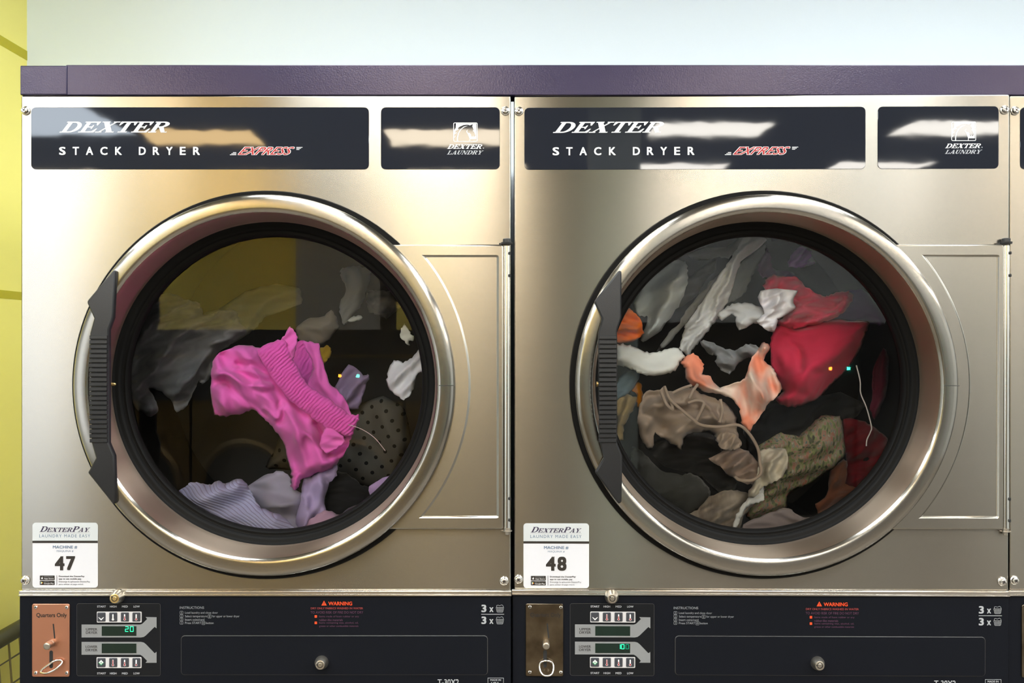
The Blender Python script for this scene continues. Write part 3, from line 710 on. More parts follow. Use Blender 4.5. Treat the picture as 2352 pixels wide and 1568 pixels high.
    for row, (yy0, yy1) in enumerate(((283, 448), (1110, 1276))):
        for k, (a, c) in enumerate(((507, 657), (722, 870), (935, 1082), (1145, 1292))):
            q = MB(); x0, y0_, x1, y1_ = KR(a, yy0, c, yy1)
            q.prism(rrect(x0, y0_, x1, y1_, 2, 3), [(0, .9), (.3, 2.0), (1.3, 2.8)], M['button'])
            xm, ym = (x0 + x1) / 2, (y0_ + y1_) / 2
            if k == 0:
                if row == 0: q.poly([(xm - 6.5, ym + .5), (xm - 5, ym), (xm, ym + 4), (xm + 5, ym), (xm + 6.5, ym + .5), (xm, ym + 7.5)], 3, M['white_ink'])
                else:
                    q.poly([(xm, ym - 6.5), (xm + 6.5, ym), (xm, ym + 6.5), (xm - 6.5, ym)], 3, M['white_ink'])
                    q.poly([(xm + 6.5, ym), (xm, ym + 6.5), (xm - 6.5, ym), (xm - 5, ym - 1), (xm, ym + 4), (xm + 5, ym - 1)], 3.15, M['green_ink'])
                    q.stroke([(xm, ym - 3.5), (xm, ym + 1)], 1.0, 3.2, M['green_ink']); q.stroke([(xm - 1.8, ym - 1), (xm, ym + 1.5), (xm + 1.8, ym - 1)], .8, 3.2, M['green_ink'])
            else: thermometer(q, xm, ym, (0 if (row == 0 and k == 1 and yo == 0) else 4 - k), 3)
            B(q, 'button', kp)
    for row, (yy0, yy1) in enumerate(((533, 708), (848, 1023))):
        q = MB(); x0, y0_, x1, y1_ = KR(587, yy0, 1218, yy1); q.poly(rc(x0, y0_, x1, y1_), 1.3, M['lcd'])
        if shown == row:
            if row == 0:
                for ch, a, c in (('2', 1018, 1070), ('0', 1108, 1162)):
                    u0, v0, u1, v1 = KR(a, 540, c, 628); digit(q, ch, u0, v0, u1, v1, 1.6, M['led_green'])
            else:
                for ch, a, c, mt in (('1', 995, 1040, 'led_green'), ('0', 1060, 1108, 'led_green'), ('0', 1140, 1190, 'led_dim')):
                    u0, v0, u1, v1 = KR(a, 865, c, 945); digit(q, ch, u0, v0, u1, v1, 1.6, M[mt])
        B(q, 'display', kp)
    # coin plate
    C = lambda a, b: (fx(60 + a / 8.342), Y(1380 + b / 8.342))
    mb = MB(); x0, y0_ = C(125, 48); x1, y1_ = C(842, 1442)
    mb.prism(rrect(x0, y0_, x1, y1_, 4), [(0, 0), (0, 3), (1, 4)], M[coin], smooth=False); coinp = B(mb, 'coin_plate')
    for a, b in ((205, 105), (795, 110), (205, 1360), (795, 1360)):
        q = MB(); u, v = C(a, b); q.lathe(u, v, [(4.2, 4), (4.0, 6), (2.6, 7.2), (1.6, 7.2)], M['chrome'], 20); q.lathe(u, v, [(1.6, 7.2), (1.5, 5), (.1, 5)], M['dark_ink'], 16); B(q, 'plate_screw', coinp)
    if txt:
        q = MB(); x0, y0_ = C(212, 218); x1, y1_ = C(795, 322); write(q, 'Quarters Only', x0, y0_, x1, y1_, 4.3, M['brown_ink'], bold=.02); B(q, 'coin_lettering', coinp)
    q = MB(); q.poly([C(524, 425), C(549, 425), C(578, 705), C(552, 708)], 4.3, M['dark']); q.poly(rrect(*C(462, 935), *C(530, 1275), 4), 4.3, M['dark']); B(q, 'coin_slot', coinp)
    q = MB(); u, v = C(512, 790); q.lathe(u, v, [(8, 4), (8, 12), (7, 13), (8.6, 14), (8.6, 28), (7.6, 30.5), (5, 31.5)], M['dull_metal'], 28, False, True); B(q, 'knob', coinp)
    q = MB()
    if coin == 'coin_orange_reflect': pts = [(300, 1335, 6), (360, 1270, 8), (470, 1190, 10), (580, 1120, 10), (680, 1105, 9), (722, 1145, 8), (690, 1205, 14), (600, 1275, 18), (480, 1325, 18), (370, 1345, 12)]
    else: pts = [(400, 1180, 8), (480, 1130, 10), (570, 1130, 10), (640, 1180, 8), (655, 1270, 12), (620, 1360, 18), (540, 1385, 20), (450, 1370, 18), (395, 1290, 12)]
    pp = smooth_closed([(*C(a, b), d) for a, b, d in pts], 4)
    q.tube([PP(a, b, d) for a, b, d in pp], 2.3 * S, M['chrome'], 10, True); B(q, 'return_loop', coinp)
    # trim lock and coin drawer
    lock(T, org, fx(271.5), Y(1368.5), 1, M[lockface], .6)
    mb = MB(); dr = rrect(fx(415.5), Y(1458), fx(1121), Y(1550), 9, 5)
    mb.poly(dr, .3, M['dark'], [inset(dr, 1.0)])
    mb.prism(inset(dr, 1.0), [(0, .1), (0, 1.0), (.7, 1.7)], M['edge_grey'], smooth=False)
    mb.prism(inset(dr, 1.8), [(0, 1.5), (.1, 2.0)], M['navy'], smooth=False)
    dw = B(mb, 'coin_drawer'); lock(dw, org, fx(739.5), Y(1519.5), 2, M['dull_metal'], .1, 15.5)
    if not txt: return T
    # printed lettering
    Z = lambda a, b: (380 + a / 4.523, Y(1330 + b / 4.523))
    def zw(q, s, a, b, c, d, mat, bold=.004): x0, y0_ = Z(a, b); x1, y1_ = Z(c, d); write(q, s, x0, y0_, x1, y1_, .6, mat, fx, bold)
    q = MB(); g = M['dim_ink']
    zw(q, 'INSTRUCTIONS', 150, 281, 402, 306, g)
    zw(q, 'Load laundry and close door', 204, 335, 545, 362, g); zw(q, 'Select temperature', 204, 371, 435, 400, g); zw(q, 'for upper or lower dryer', 486, 371, 770, 400, g)
    zw(q, 'Insert coins/card', 204, 405, 405, 430, g); zw(q, 'Press START', 204, 440, 370, 463, g); zw(q, 'button', 421, 440, 500, 463, g)
    for k in range(4):
        y = 345 + 35.3 * k
        x0, y0_ = Z(152, y - 15); x1, y1_ = Z(183, y + 15); q.stroke(rrect(fx(x0), y0_, fx(x1), y1_, 1, 2), .7, .6, g, True)
        zw(q, str(k + 1), 165 if k == 0 else 162, y - 9, 170 if k == 0 else 173, y + 9, g)
    for a, y in ((443, 384), (379, 452)):
        x0, y0_ = Z(a, y - 18); x1, y1_ = Z(a + 32, y + 18); q.stroke(rrect(fx(x0), y0_, fx(x1), y1_, 1.2, 2), .7, .6, g, True)
        xm, ym = (fx(x0) + fx(x1)) / 2, (y0_ + y1_) / 2
        if a == 443: q.stroke([(xm, ym - 2.4), (xm, ym + 2.4)], 1.3, .6, g)
        else: q.stroke([(xm, ym - 2), (xm + 2, ym), (xm, ym + 2), (xm - 2, ym)], .7, .6, g, True)
    B(q, 'instruction_lettering', cp)
    q = MB(); r = M['orange_ink']
    pt = lambda a, b: (fx(Z(a, b)[0]), Z(a, b)[1])
    q.poly([pt(1621, 271), pt(1648, 220), pt(1676, 271)], .6, r); zw(q, 'WARNING', 1693, 231, 1940, 270, r, .02)
    q.stroke([pt(1648, 238), pt(1648, 254)], 1.1, .8, M['overlay']); q.stroke([pt(1648, 260), pt(1648, 263)], 1.1, .8, M['overlay'])
    zw(q, 'DRY ONLY FABRICS WASHED IN WATER', 1510, 290, 2053, 310, M['faded_red_ink'], .012)
    zw(q, 'TO AVOID RISK OF FIRE DO NOT DRY', 1508, 330, 2055, 355, M['faded_purple_ink'], .004)
    for y in (372, 438): q.poly([pt(1550, y), pt(1575, y), pt(1575, y + 26), pt(1550, y + 26)], .6, r)
    for s, y, c in (('Items made of foam rubber or any', 375, 2010), ('rubber-like materials', 409, 1842), ('Items containing wax, alcohol, oil,', 441, 2005), ('grease or other combustible materials', 475, 2005)):
        zw(q, s, 1597, y, c, y + 24, M['faded_purple_ink'])
    B(q, 'warning_lettering', cp)
    V = lambda a, b: (860 + a / 5.445, Y(1280 + b / 5.445))
    def vw(q, s, a, b, c, d, mat, bold=.02): x0, y0_ = V(a, b); x1, y1_ = V(c, d); write(q, s, x0, y0_, x1, y1_, .6, mat, fx, bold)
    vp = lambda a, b: (fx(V(a, b)[0]), V(a, b)[1])
    q = MB(); w = M['grey_ink']
    for dy in (0, 148):
        vw(q, '3', 1338, 588 + dy, 1400, 682 + dy, w, .03); vw(q, 'x', 1438, 620 + dy, 1488, 680 + dy, w, .02)
        q.stroke([vp(1522, 622 + dy), vp(1616, 622 + dy), vp(1606, 676 + dy), vp(1600, 682 + dy), vp(1540, 682 + dy), vp(1533, 676 + dy)], .8, .6, w, True)
        q.stroke([vp(1528, 618 + dy), vp(1528, 600 + dy), vp(1545, 594 + dy), vp(1565, 602 + dy), vp(1592, 590 + dy), vp(1608, 600 + dy), vp(1612, 618 + dy)], .8, .6, w)
        for k in range(1, 5): q.stroke([vp(1522 + 19 * k, 622 + dy), vp(1534 + 14.5 * k, 682 + dy)], .7, .6, w)
        for k in range(1, 3): q.stroke([vp(1524 + 3 * k, 622 + 20 * k + dy), vp(1614 - 3 * k, 622 + 20 * k + dy)], .7, .6, w)
    q.stroke([vp(1338, 708), vp(1620, 708)], 1.3, .6, w)
    B(q, 'load_symbol', cp); q = MB()
    vw(q, 'T-30X2', 790, 1520, 1057, 1592, w, .015); B(q, 'rating_lettering', cp); q = MB(); vw(q, 'MADE IN', 1448, 1518, 1583, 1542, w); vw(q, 'USA', 1460, 1556, 1565, 1602, w, .03)
    q.stroke([vp(1420, 1504), vp(1614, 1504), vp(1614, 1614), vp(1420, 1614)], .9, .6, w, True)
    B(q, 'origin_mark', cp)
    # number sticker
    sx0, sy0, sx1, sy1 = sticker
    s_ = lambda a, b: (sx0 + (a - 92) / 1394 * (sx1 - sx0), sy0 + (b - 85) / 1380 * (sy1 - sy0))
    mb = MB(); o = rrect(sx0, sy0, sx1, sy1, 7, 6); mb.prism(o, [(0, 0), (0, .8)], M['sticker'], smooth=False)
    st = B(mb, 'number_sticker')
    q = MB(); zz = s_(92, 465)[1]
    top = [p for p in o if p[1] < zz]; top = sorted([p for p in top if p[0] > (sx0 + sx1) / 2], key=lambda p: p[1]) ; 
    q.poly([(sx0, zz), (sx0, sy0 + 7)] + rrect(sx0, sy0, sx1, sy1, 7, 6)[21:] + rrect(sx0, sy0, sx1, sy1, 7, 6)[:7] + [(sx1, zz)], 1.0, M['sticker_grey'])
    q.poly(rc(*s_(92, 465), *s_(1486, 515)), 1.2, M['brown_ink'])
    def sw(s, a, b, c, d, mat, bold=0., space=1.): write(q, s, *s_(a, b), *s_(c, d), 1.3, mat, bold=bold, space=space)
    slab(q, 'DEXTERPAY', *s_(245, 160), *s_(1328, 278), 1.3, M['navy_ink'], shear=.5, caps=[1.32, 1, 1, 1, 1, 1, 1.32, 1, 1])
    q.poly(rc(*s_(1285, 262), *s_(1300, 277)), 1.3, M['navy_ink'])
    q.poly(rc(*s_(240, 296), *s_(1330, 303)), 1.3, M['grey_ink'])
    sw('LAUNDRY MADE EASY', 238, 330, 1325, 396, M['blue_ink'], .003, 1.25)
    sw('MACHINE #', 528, 568, 1050, 638, M['blue_ink'], .022, 1.03); sw('MÁQUINA #', 612, 655, 970, 712, M['blue_ink'], .0)
    sw(number[0], 570, 792, 778, 1096, M['brown_ink'], .038); sw(number[1], 812, 792, 1008, 1096, M['brown_ink'], .038)
    for y0_, y1_ in ((1205, 1306), (1318, 1408)): q.poly(rrect(*s_(250, y0_), *s_(567, y1_), 1, 2), 1.2, M['brown_ink'])
    sw('App Store', 342, 1255, 545, 1292, M['white_ink'], .0); sw('Google Play', 342, 1358, 548, 1398, M['white_ink'], .0)
    sw('Download on the', 345, 1222, 530, 1236, M['grey_ink']); sw('GET IT ON', 345, 1332, 440, 1344, M['grey_ink'])
    ax, ay = s_(298, 1264); q.poly([(ax + 1.9 * math.cos(k * .6283), ay + 2.0 * math.sin(k * .6283)) for k in range(10)], 1.4, M['white_ink'])
    q.poly([(ax, ay - 2.2), (ax + .5, ay - 3.4), (ax + 1.4, ay - 3.8), (ax + 1, ay - 2.6)], 1.4, M['white_ink'])
    q.poly([s_(272, 1336), s_(272, 1392), s_(296, 1364)], 1.4, M['cyan_ink']); q.poly([s_(272, 1336), s_(320, 1360), s_(296, 1366)], 1.4, M['yellow_ink']); q.poly([s_(272, 1392), s_(320, 1360), s_(294, 1362)], 1.4, M['orange_ink'])
    q.poly(rc(*s_(608, 1200), *s_(616, 1410)), 1.3, M['brown_ink'])
    sw('Download the DexterPay', 655, 1205, 1203, 1248, M['brown_ink'], .016); sw('app to use mobile pay.', 655, 1260, 1142, 1302, M['brown_ink'], .016)
    sw('Descarge la aplicación DexterPay', 655, 1320, 1323, 1362, M['brown_ink'], 0); sw('para utilizar el pago móvil.', 655, 1376, 1182, 1416, M['brown_ink'], 0)
    B(q, 'sticker_print', st)
    return T

# ------------------------------------------------------------------ laundry
def zp(pts, ox, oy, s): return [(ox + a / s, oy + b / s) for a, b in pts]

def cloth_mesh(mb, pts, y0, mat, puff=.03, edge=28, lam=45, amp=.010, ang=30, seed=0, thick=.02, step=5.0, sub=4, ridge=.6, lean=(0, 0), cross=.35, sm=True, creases=(), wobk=1.0):
    """outline seen at pixels pts, y0 metres behind the front; folds run across direction ang"""
    rnd = random.Random(seed)
    ol = smooth_closed(pts, sub, .45) if sm else list(pts)
    ol = [(x + 1.3 * math.sin(x * .31 + y * .47 + seed) + .8 * math.sin(x * .83 - y * .61), y + 1.3 * math.sin(x * .43 - y * .29 + seed * 2) + .8 * math.sin(x * .57 + y * .9)) for x, y in ol]
    P = np.array(ol); n = len(P)
    x0, y0_, x1, y1 = P[:, 0].min(), P[:, 1].min(), P[:, 0].max(), P[:, 1].max()
    gx, gy = np.meshgrid(np.arange(x0 + step * .5, x1, step), np.arange(y0_ + step * .5, y1, step * .87))
    gx[1::2] += step * .5
    G = np.stack([gx.ravel(), gy.ravel()], 1)
    A, Bv = P, np.roll(P, -1, 0); dv = Bv - A; L2 = (dv ** 2).sum(1) + 1e-9
    def dist(Q):
        t = np.clip(((Q[:, None] - A[None]) * dv[None]).sum(2) / L2[None], 0, 1)
        return np.sqrt((((A[None] + t[..., None] * dv[None]) - Q[:, None]) ** 2).sum(2)).min(1)
    def inside(Q):
        c = np.zeros(len(Q), bool)
        for (ax, ay), (bx, by) in zip(A, Bv):
            if ay == by: continue
            k = ((ay > Q[:, 1]) != (by > Q[:, 1])) & (Q[:, 0] < (bx - ax) * (Q[:, 1] - ay) / (by - ay) + ax); c ^= k
        return c
    G = G[inside(G)]; dg = dist(G) if len(G) else np.zeros(0); k = dg > step * .5; G, dg = G[k], dg[k]
    V2 = [Vector(p) for p in ol] + [Vector(p) for p in G]
    vo, _, fo, ovm, _, _ = delaunay_2d_cdt(V2, [], [list(range(n))], 1, 1e-4)
    Q = np.array([[v.x, v.y] for v in vo]); dq = dist(Q)
    c = Q.mean(0); ca, sa = math.cos(math.radians(ang)), math.sin(math.radians(ang))
    u = (Q - c) @ np.array([ca, sa]); w = (Q - c) @ np.array([-sa, ca])
    ph = [rnd.uniform(0, 6.28) for _ in range(8)]
    wob = wobk * lam * (.5 * np.sin(w / (lam * 2.3) + ph[0]) + .35 * np.sin(w / (lam * 1.1) + u / (lam * 3) + ph[1]) + .25 * np.sin(u / (lam * 1.7) + ph[2]))
    p1 = (u + wob) / lam * math.pi + ph[3]
    sn = np.sin(p1); rg = 1 - np.abs(np.sin(p1 * .5 + ph[4]))
    f = (1 - ridge) * sn + ridge * (2 * rg - .8)
    p2 = (w + .6 * wob) / (lam * 1.6) * math.pi + ph[5]; f += cross * np.sin(p2) * (1 - np.abs(np.sin(p1 * .37 + ph[6])))
    p4 = (u * .93 + w * .3 - wob * .5) / (lam * .6) * math.pi + ph[1]; f += .34 * (1 - 2 * np.abs(np.sin(p4 * .5))) * (.5 + .5 * np.sin(w / (lam * 1.4) + ph[7]))
    p3 = (u * .8 + w * .5 + wob * .8) / (lam * .42) * math.pi + ph[7]; f += .22 * np.sin(p3)
    amp *= 1.5; puff *= .65; edge *= .6
    e = 1 - np.exp(-dq / edge); ef = 1 - np.exp(-dq / (edge * .6))
    cr = np.zeros(len(Q))
    for path, wd, am in creases:
        C = np.array(smooth_open(path, 4) if len(path) > 2 else path, float); ca_, cb_ = C[:-1], C[1:]; cd = cb_ - ca_; cl = (cd ** 2).sum(1) + 1e-9
        t = np.clip(((Q[:, None] - ca_[None]) * cd[None]).sum(2) / cl[None], 0, 1)
        dd = np.sqrt((((ca_[None] + t[..., None] * cd[None]) - Q[:, None]) ** 2).sum(2)).min(1)
        cr += am * np.exp(-(dd / wd) ** 2)
    f = f + cr * ef / max(amp, 1e-6) if len(creases) else f
    lean_d = (Q[:, 0] - c[0]) * lean[0] + (Q[:, 1] - c[1]) * lean[1]
    rim = amp * .5 * np.sin(u / (lam * .8) + ph[2])
    yf = y0 + rim * (1 - ef) - puff * e - amp * f * ef + lean_d
    yb = y0 + rim * (1 - ef) + thick * e + lean_d
    bnd = dq < 1e-3
    vs = [SEE(Q[i, 0], Q[i, 1], yf[i]) for i in range(len(Q))]; m = {}; vb = []
    for i in range(len(Q)):
        if bnd[i]: m[i] = i
        else: m[i] = len(Q) + len(vb); vb.append(SEE(Q[i, 0], Q[i, 1], max(yb[i], yf[i] + .002)))
    fs = [tuple(t) for t in fo] + [tuple(m[i] for i in reversed(t)) for t in fo]
    mb.add(vs + vb, fs, mat, True)

class Laundry:
    def __init__(self, where, group): self.where, self.group, self.k = where, group, 0
    def __call__(self, name, label, pts, y0, mat, cat='clothing', **kw):
        self.k += 1; mb = MB(); c = np.mean(np.array(pts), 0); org = SEE(c[0], c[1], y0)
        kw.setdefault('seed', self.k * 7 + 3)
        cloth_mesh(mb, pts, y0, mat, **kw); o = mb.build(name, None, org, 180); tag(o, label, cat, self.group); self.last = (o, org); return o
    def part(self, name, pts, y0, mat, parent=None, label=None, **kw):
        o, org = self.last; mb = MB(); kw.setdefault('seed', self.k * 5 + len(pts)); cloth_mesh(mb, pts, y0, mat, **kw)
        q = mb.build(name, parent or o, org, 180)
        if label: q['label'] = label
        return q
    def cord(self, name, path, r, mat, parent=True):
        o, org = self.last if parent else (None, None); mb = MB()
        mb.tube([SEE(a, b, y) for a, b, y in smooth_open(path, 6)], r, mat, 8); return mb.build(name, o, org or (0, 0, 0), 180)

def left_laundry():
    LA = Laundry('47', 'laundry tumbling in dryer 47')
    pink = fabric('pink_cotton', (.75, .14, .52), weave=.3)
    g7 = lambda p: zp(p, 280, 560, 3.92); g6 = lambda p: zp(p, 460, 730, 3.825); g1 = lambda p: zp(p, 380, 930, 3.7935); g8 = lambda p: zp(p, 640, 560, 4.611)
    lav = (.42, .44, .68)
    # farthest first
    LA('sheer_cloth', 'faint olive-grey sheer cloth at the upper left of the left drum', g7([(700, 640), (860, 590), (1110, 430), (1390, 360), (1600, 400), (1620, 540), (1300, 650), (1230, 740), (1150, 800), (980, 900), (800, 800)]), .40, fabric('olive_grey_sheer', (.30, .30, .24), sheer=.35), ang=60, lam=30, amp=.008)
    LA('shirt', 'pale grey shirt hanging near the top right of the left drum', g8([(655, 270), (760, 235), (890, 240), (980, 280), (950, 450), (900, 600), (840, 700), (690, 855), (645, 720), (650, 620), (720, 480), (660, 360)]), .36, fabric('pale_grey_cotton', (.33, .34, .36), sheer=.25), ang=10, lam=26, amp=.009)
    LA('dusty_cloth', 'dusty beige cloth behind the top of the pink shorts', g8([(180, 900), (300, 790), (465, 770), (560, 700), (620, 800), (635, 890), (530, 1010), (430, 1090), (220, 1030)]), .34, fabric('dusty_beige', (.30, .27, .24), sheer=.15), ang=80, lam=30, amp=.006)
    LA('white_strip', 'small white cloth strip below the pale grey shirt', g8([(690, 845), (770, 775), (870, 755), (885, 800), (770, 825)]), .30, fabric('white_strip_cotton', (.5, .52, .52)), ang=80, lam=14, amp=.003, puff=.01, step=4)
    LA('mustard_cloth', 'small mustard yellow cloth right of the pink shorts', g8([(420, 1110), (530, 1070), (560, 1120), (545, 1200), (480, 1265), (430, 1190)]), .30, fabric('mustard', (.30, .19, .02)), ang=20, lam=14, amp=.006, puff=.015, step=4)
    LA('dark_shirt', 'black and grey shirt at the upper right of the left drum', g8([(935, 500), (1040, 490), (1180, 500), (1260, 600), (1300, 660), (1140, 790), (1040, 750), (960, 720), (930, 620)]), .38, fabric('black_grey_jersey', (.02, .02, .025), (.16, .15, .14), 25), ang=40, lam=26, amp=.008)
    LA('dotted_cloth', 'grey cloth with black polka dots behind the pink shorts', g1([(875, 520), (980, 330), (1010, 230), (1200, 150), (1690, 0), (1900, -80), (2090, 40), (2140, 320), (2060, 480), (1960, 640), (1770, 715), (1500, 610), (1100, 570), (900, 555)]), .34, dotted('polka_dot_cotton', (.085, .08, .07), (.008, .008, .008), 46, .17, .55), ang=-35, lam=80, amp=.006, ridge=.2, puff=.05)
    LA('lavender_strap', 'sheer lavender strap standing up right of the pink shorts', g8([(590, 1520), (740, 1275), (900, 1385), (965, 1390), (900, 1580), (840, 1750), (640, 1720)]), .30, fabric('lavender_sheer', (.30, .22, .36), sheer=.2), ang=25, lam=26, amp=.006, puff=.015)
    grey = fabric('grey_fleece', (.10, .105, .115), (.16, .16, .17), 18)
    LA('grey_shirt', 'crumpled dark grey shirt at the left side of the left drum', g7([(320, 450), (470, 450), (560, 500), (700, 530), (740, 640), (880, 595), (1030, 600), (1060, 700), (1130, 800), (1040, 860), (960, 920), (840, 1010), (790, 1200), (720, 1260), (690, 1230), (640, 1350), (570, 1480), (490, 1510), (440, 1400), (330, 1320), (250, 1300), (300, 1400), (330, 1500), (260, 1560), (120, 1480), (60, 1370), (50, 1150), (80, 1000), (180, 720), (270, 560)]), .25, grey, ang=40, lam=34, amp=.017, puff=.05, ridge=.7, edge=20)
    LA('white_sock', 'white sock at the right edge of the left drum', zp([(595, 640), (640, 650), (680, 630), (715, 585), (745, 620), (745, 690), (705, 700), (690, 760), (670, 800), (640, 820), (600, 795), (565, 745), (570, 690)], 600, 500, 1.96), .19, fabric('white_cotton', (.62, .62, .66)), ang=20, lam=30, amp=.012, puff=.03, step=4)
    LA('care_tag', 'small white care tag at the right edge of the left drum', g8([(1325, 848), (1370, 900), (1400, 960), (1440, 990), (1430, 1020), (1385, 1035), (1380, 1070), (1350, 1055), (1285, 990), (1300, 900)]), .16, fabric('tag_white', (.60, .62, .56), weave=.05), 'tag', ang=60, lam=20, amp=.003, puff=.006, step=3, sub=3)
    LA('black_cloth', 'black cloth at the bottom of the left drum', g1([(1395, 760), (1480, 580), (1600, 605), (1700, 690), (1770, 715), (1810, 790), (1680, 900), (1540, 980), (1420, 930), (1385, 830)]), .22, fabric('black_jersey', (.012, .012, .013)), ang=60, lam=40, amp=.008)
    LA('plum_cloth', 'dark plum cloth at the bottom right of the left drum', g1([(1480, 990), (1600, 900), (1790, 800), (1900, 760), (1850, 880), (1650, 1040), (1500, 1080)]), .20, fabric('plum_cotton', (.07, .045, .08)), ang=50, lam=30, amp=.007)
    LA('lilac_cloth', 'lilac cloth at the lower right edge of the left drum', g1([(1768, 710), (1900, 635), (2030, 580), (2120, 420), (2200, 420), (2200, 640), (1980, 860), (1810, 830)]), .16, fabric('lilac_cotton', (.42, .30, .56)), ang=45, lam=44, amp=.008)
    LA('grey_lavender_cloth', 'grey lavender cloth behind the ribbed one in the left drum', g1([(700, 720), (860, 610), (1000, 572), (1080, 615), (1110, 720), (1190, 770), (1170, 1000), (1220, 1130), (900, 1060), (760, 800)]), .20, fabric('grey_lavender', (.30, .29, .38)), ang=70, lam=50, amp=.010, puff=.04)
    LA('mauve_cloth', 'dusty mauve cloth at the bottom centre of the left drum', g1([(1230, 1030), (1320, 950), (1420, 915), (1560, 980), (1450, 1100), (1250, 1160)]), .17, fabric('mauve_cotton', (.42, .27, .40)), ang=35, lam=34, amp=.009)
    LA('lavender_towel', 'lavender cloth hanging below the pink shorts', g1([(1205, 640), (1290, 610), (1420, 520), (1500, 520), (1490, 610), (1420, 700), (1385, 830), (1400, 940), (1330, 1010), (1300, 1120), (1190, 1150), (1135, 1060), (1150, 900), (1185, 760)]), .19, fabric('lavender_cotton', (.40, .33, .58)), ang=8, lam=24, amp=.010, puff=.03, edge=18)
    LA('ribbed_top', 'pale lavender ribbed top at the bottom of the left drum', g1([(60, 800), (170, 715), (220, 670), (330, 685), (400, 692), (450, 655), (520, 680), (650, 635), (705, 680), (760, 775), (830, 890), (1000, 955), (1110, 1050), (1230, 1130), (1050, 1200), (800, 1210), (560, 1150), (300, 1020)]), .13, ribbed('ribbed_lavender', lav, (.27, .25, .40), 62, 1.02), ang=55, lam=75, amp=.014, puff=.035, ridge=.3)
    # pink shorts
    LA('pink_shorts', 'bright pink shorts tumbling in the middle of the left drum', g6([(120, 350), (230, 275), (380, 235), (520, 262), (600, 420), (690, 540), (780, 640), (880, 740), (1010, 850), (1100, 905), (1230, 980), (1330, 1030), (1315, 1080), (1290, 1150), (1210, 1270), (1140, 1330), (1000, 1370), (880, 1430), (865, 1490), (830, 1512), (795, 1480), (805, 1400), (780, 1280), (740, 1120), (700, 1040), (630, 950), (560, 890), (470, 800), (380, 838), (230, 865), (128, 850), (95, 650), (95, 500)]), .17, pink, ang=-55, lam=46, amp=.016, puff=.045, ridge=.45, step=3.5, edge=22, cross=.35, seed=21,
       creases=[(g6([(150, 500), (230, 490), (330, 540), (450, 590), (600, 600)]), 9, .020), (g6([(150, 560), (240, 560), (330, 650), (450, 780), (560, 860)]), 12, -.030), (g6([(330, 400), (450, 410), (560, 470)]), 7, -.012),
                (g6([(300, 440), (420, 470), (590, 520)]), 6, .010), (g6([(560, 800), (680, 880), (720, 760)]), 6, .012), (g6([(700, 760), (730, 860), (690, 920)]), 7, -.016),
                (g6([(1020, 940), (1050, 1000), (1060, 1100)]), 9, -.020), (g6([(1120, 1200), (1250, 1140), (1300, 1060)]), 9, -.018), (g6([(830, 1450), (950, 1330), (1150, 1290)]), 14, .012), (g6([(790, 1150), (870, 1010), (1000, 1020)]), 16, .010)])
    LA.part('back_panel', g6([(905, 212), (960, 205), (1045, 230), (1060, 330), (1130, 560), (1210, 640), (1290, 740), (1330, 870), (1200, 800), (1080, 700), (960, 615), (935, 590), (985, 470), (990, 410), (950, 320)]), .205, pink, ang=-20, lam=40, amp=.008, puff=.015, thick=.006, step=4)
    wb = fabric('pink_elastic', (.70, .105, .46), weave=.2)
    LA.part('waistband', g6([(500, 282), (620, 215), (700, 190), (745, 205), (790, 310), (830, 390), (900, 520), (960, 600), (1100, 690), (1220, 780), (1320, 850), (1395, 848), (1390, 890), (1340, 1020), (1290, 1045), (1160, 995), (1040, 920), (960, 855), (800, 735), (730, 660), (640, 540), (560, 420)]), .142, wb, label='gathered elastic waistband', ang=46, lam=3.7, amp=.0012, wobk=.5, puff=.018, thick=.01, step=1.7, ridge=.1, edge=14, cross=.0, seed=4)
    LA.part('lining', g6([(800, 340), (850, 210), (930, 205), (1010, 420), (960, 620), (880, 520)]), .275, wb, ang=30, lam=4.5, amp=.0015, puff=.004, thick=.004, step=2.2, cross=0)
    LA.part('flap', g6([(695, 225), (740, 150), (785, 75), (830, 110), (858, 190), (835, 310), (800, 372), (760, 320), (720, 260)]), .150, pink, ang=15, lam=26, amp=.008, puff=.02, thick=.008, step=3.2)
    LA.part('pocket_fold', g6([(1055, 1080), (1090, 980), (1140, 960), (1250, 1030), (1270, 1080), (1200, 1150), (1110, 1195), (1050, 1130)]), .135, pink, ang=70, lam=22, amp=.006, puff=.012, thick=.02, step=3.2)
    LA.cord('thread', [(800, 975, .12), (830, 985, .125), (860, 1005, .13), (885, 1035, .14)], .0006, fabric('pink_thread', (.7, .55, .6)))

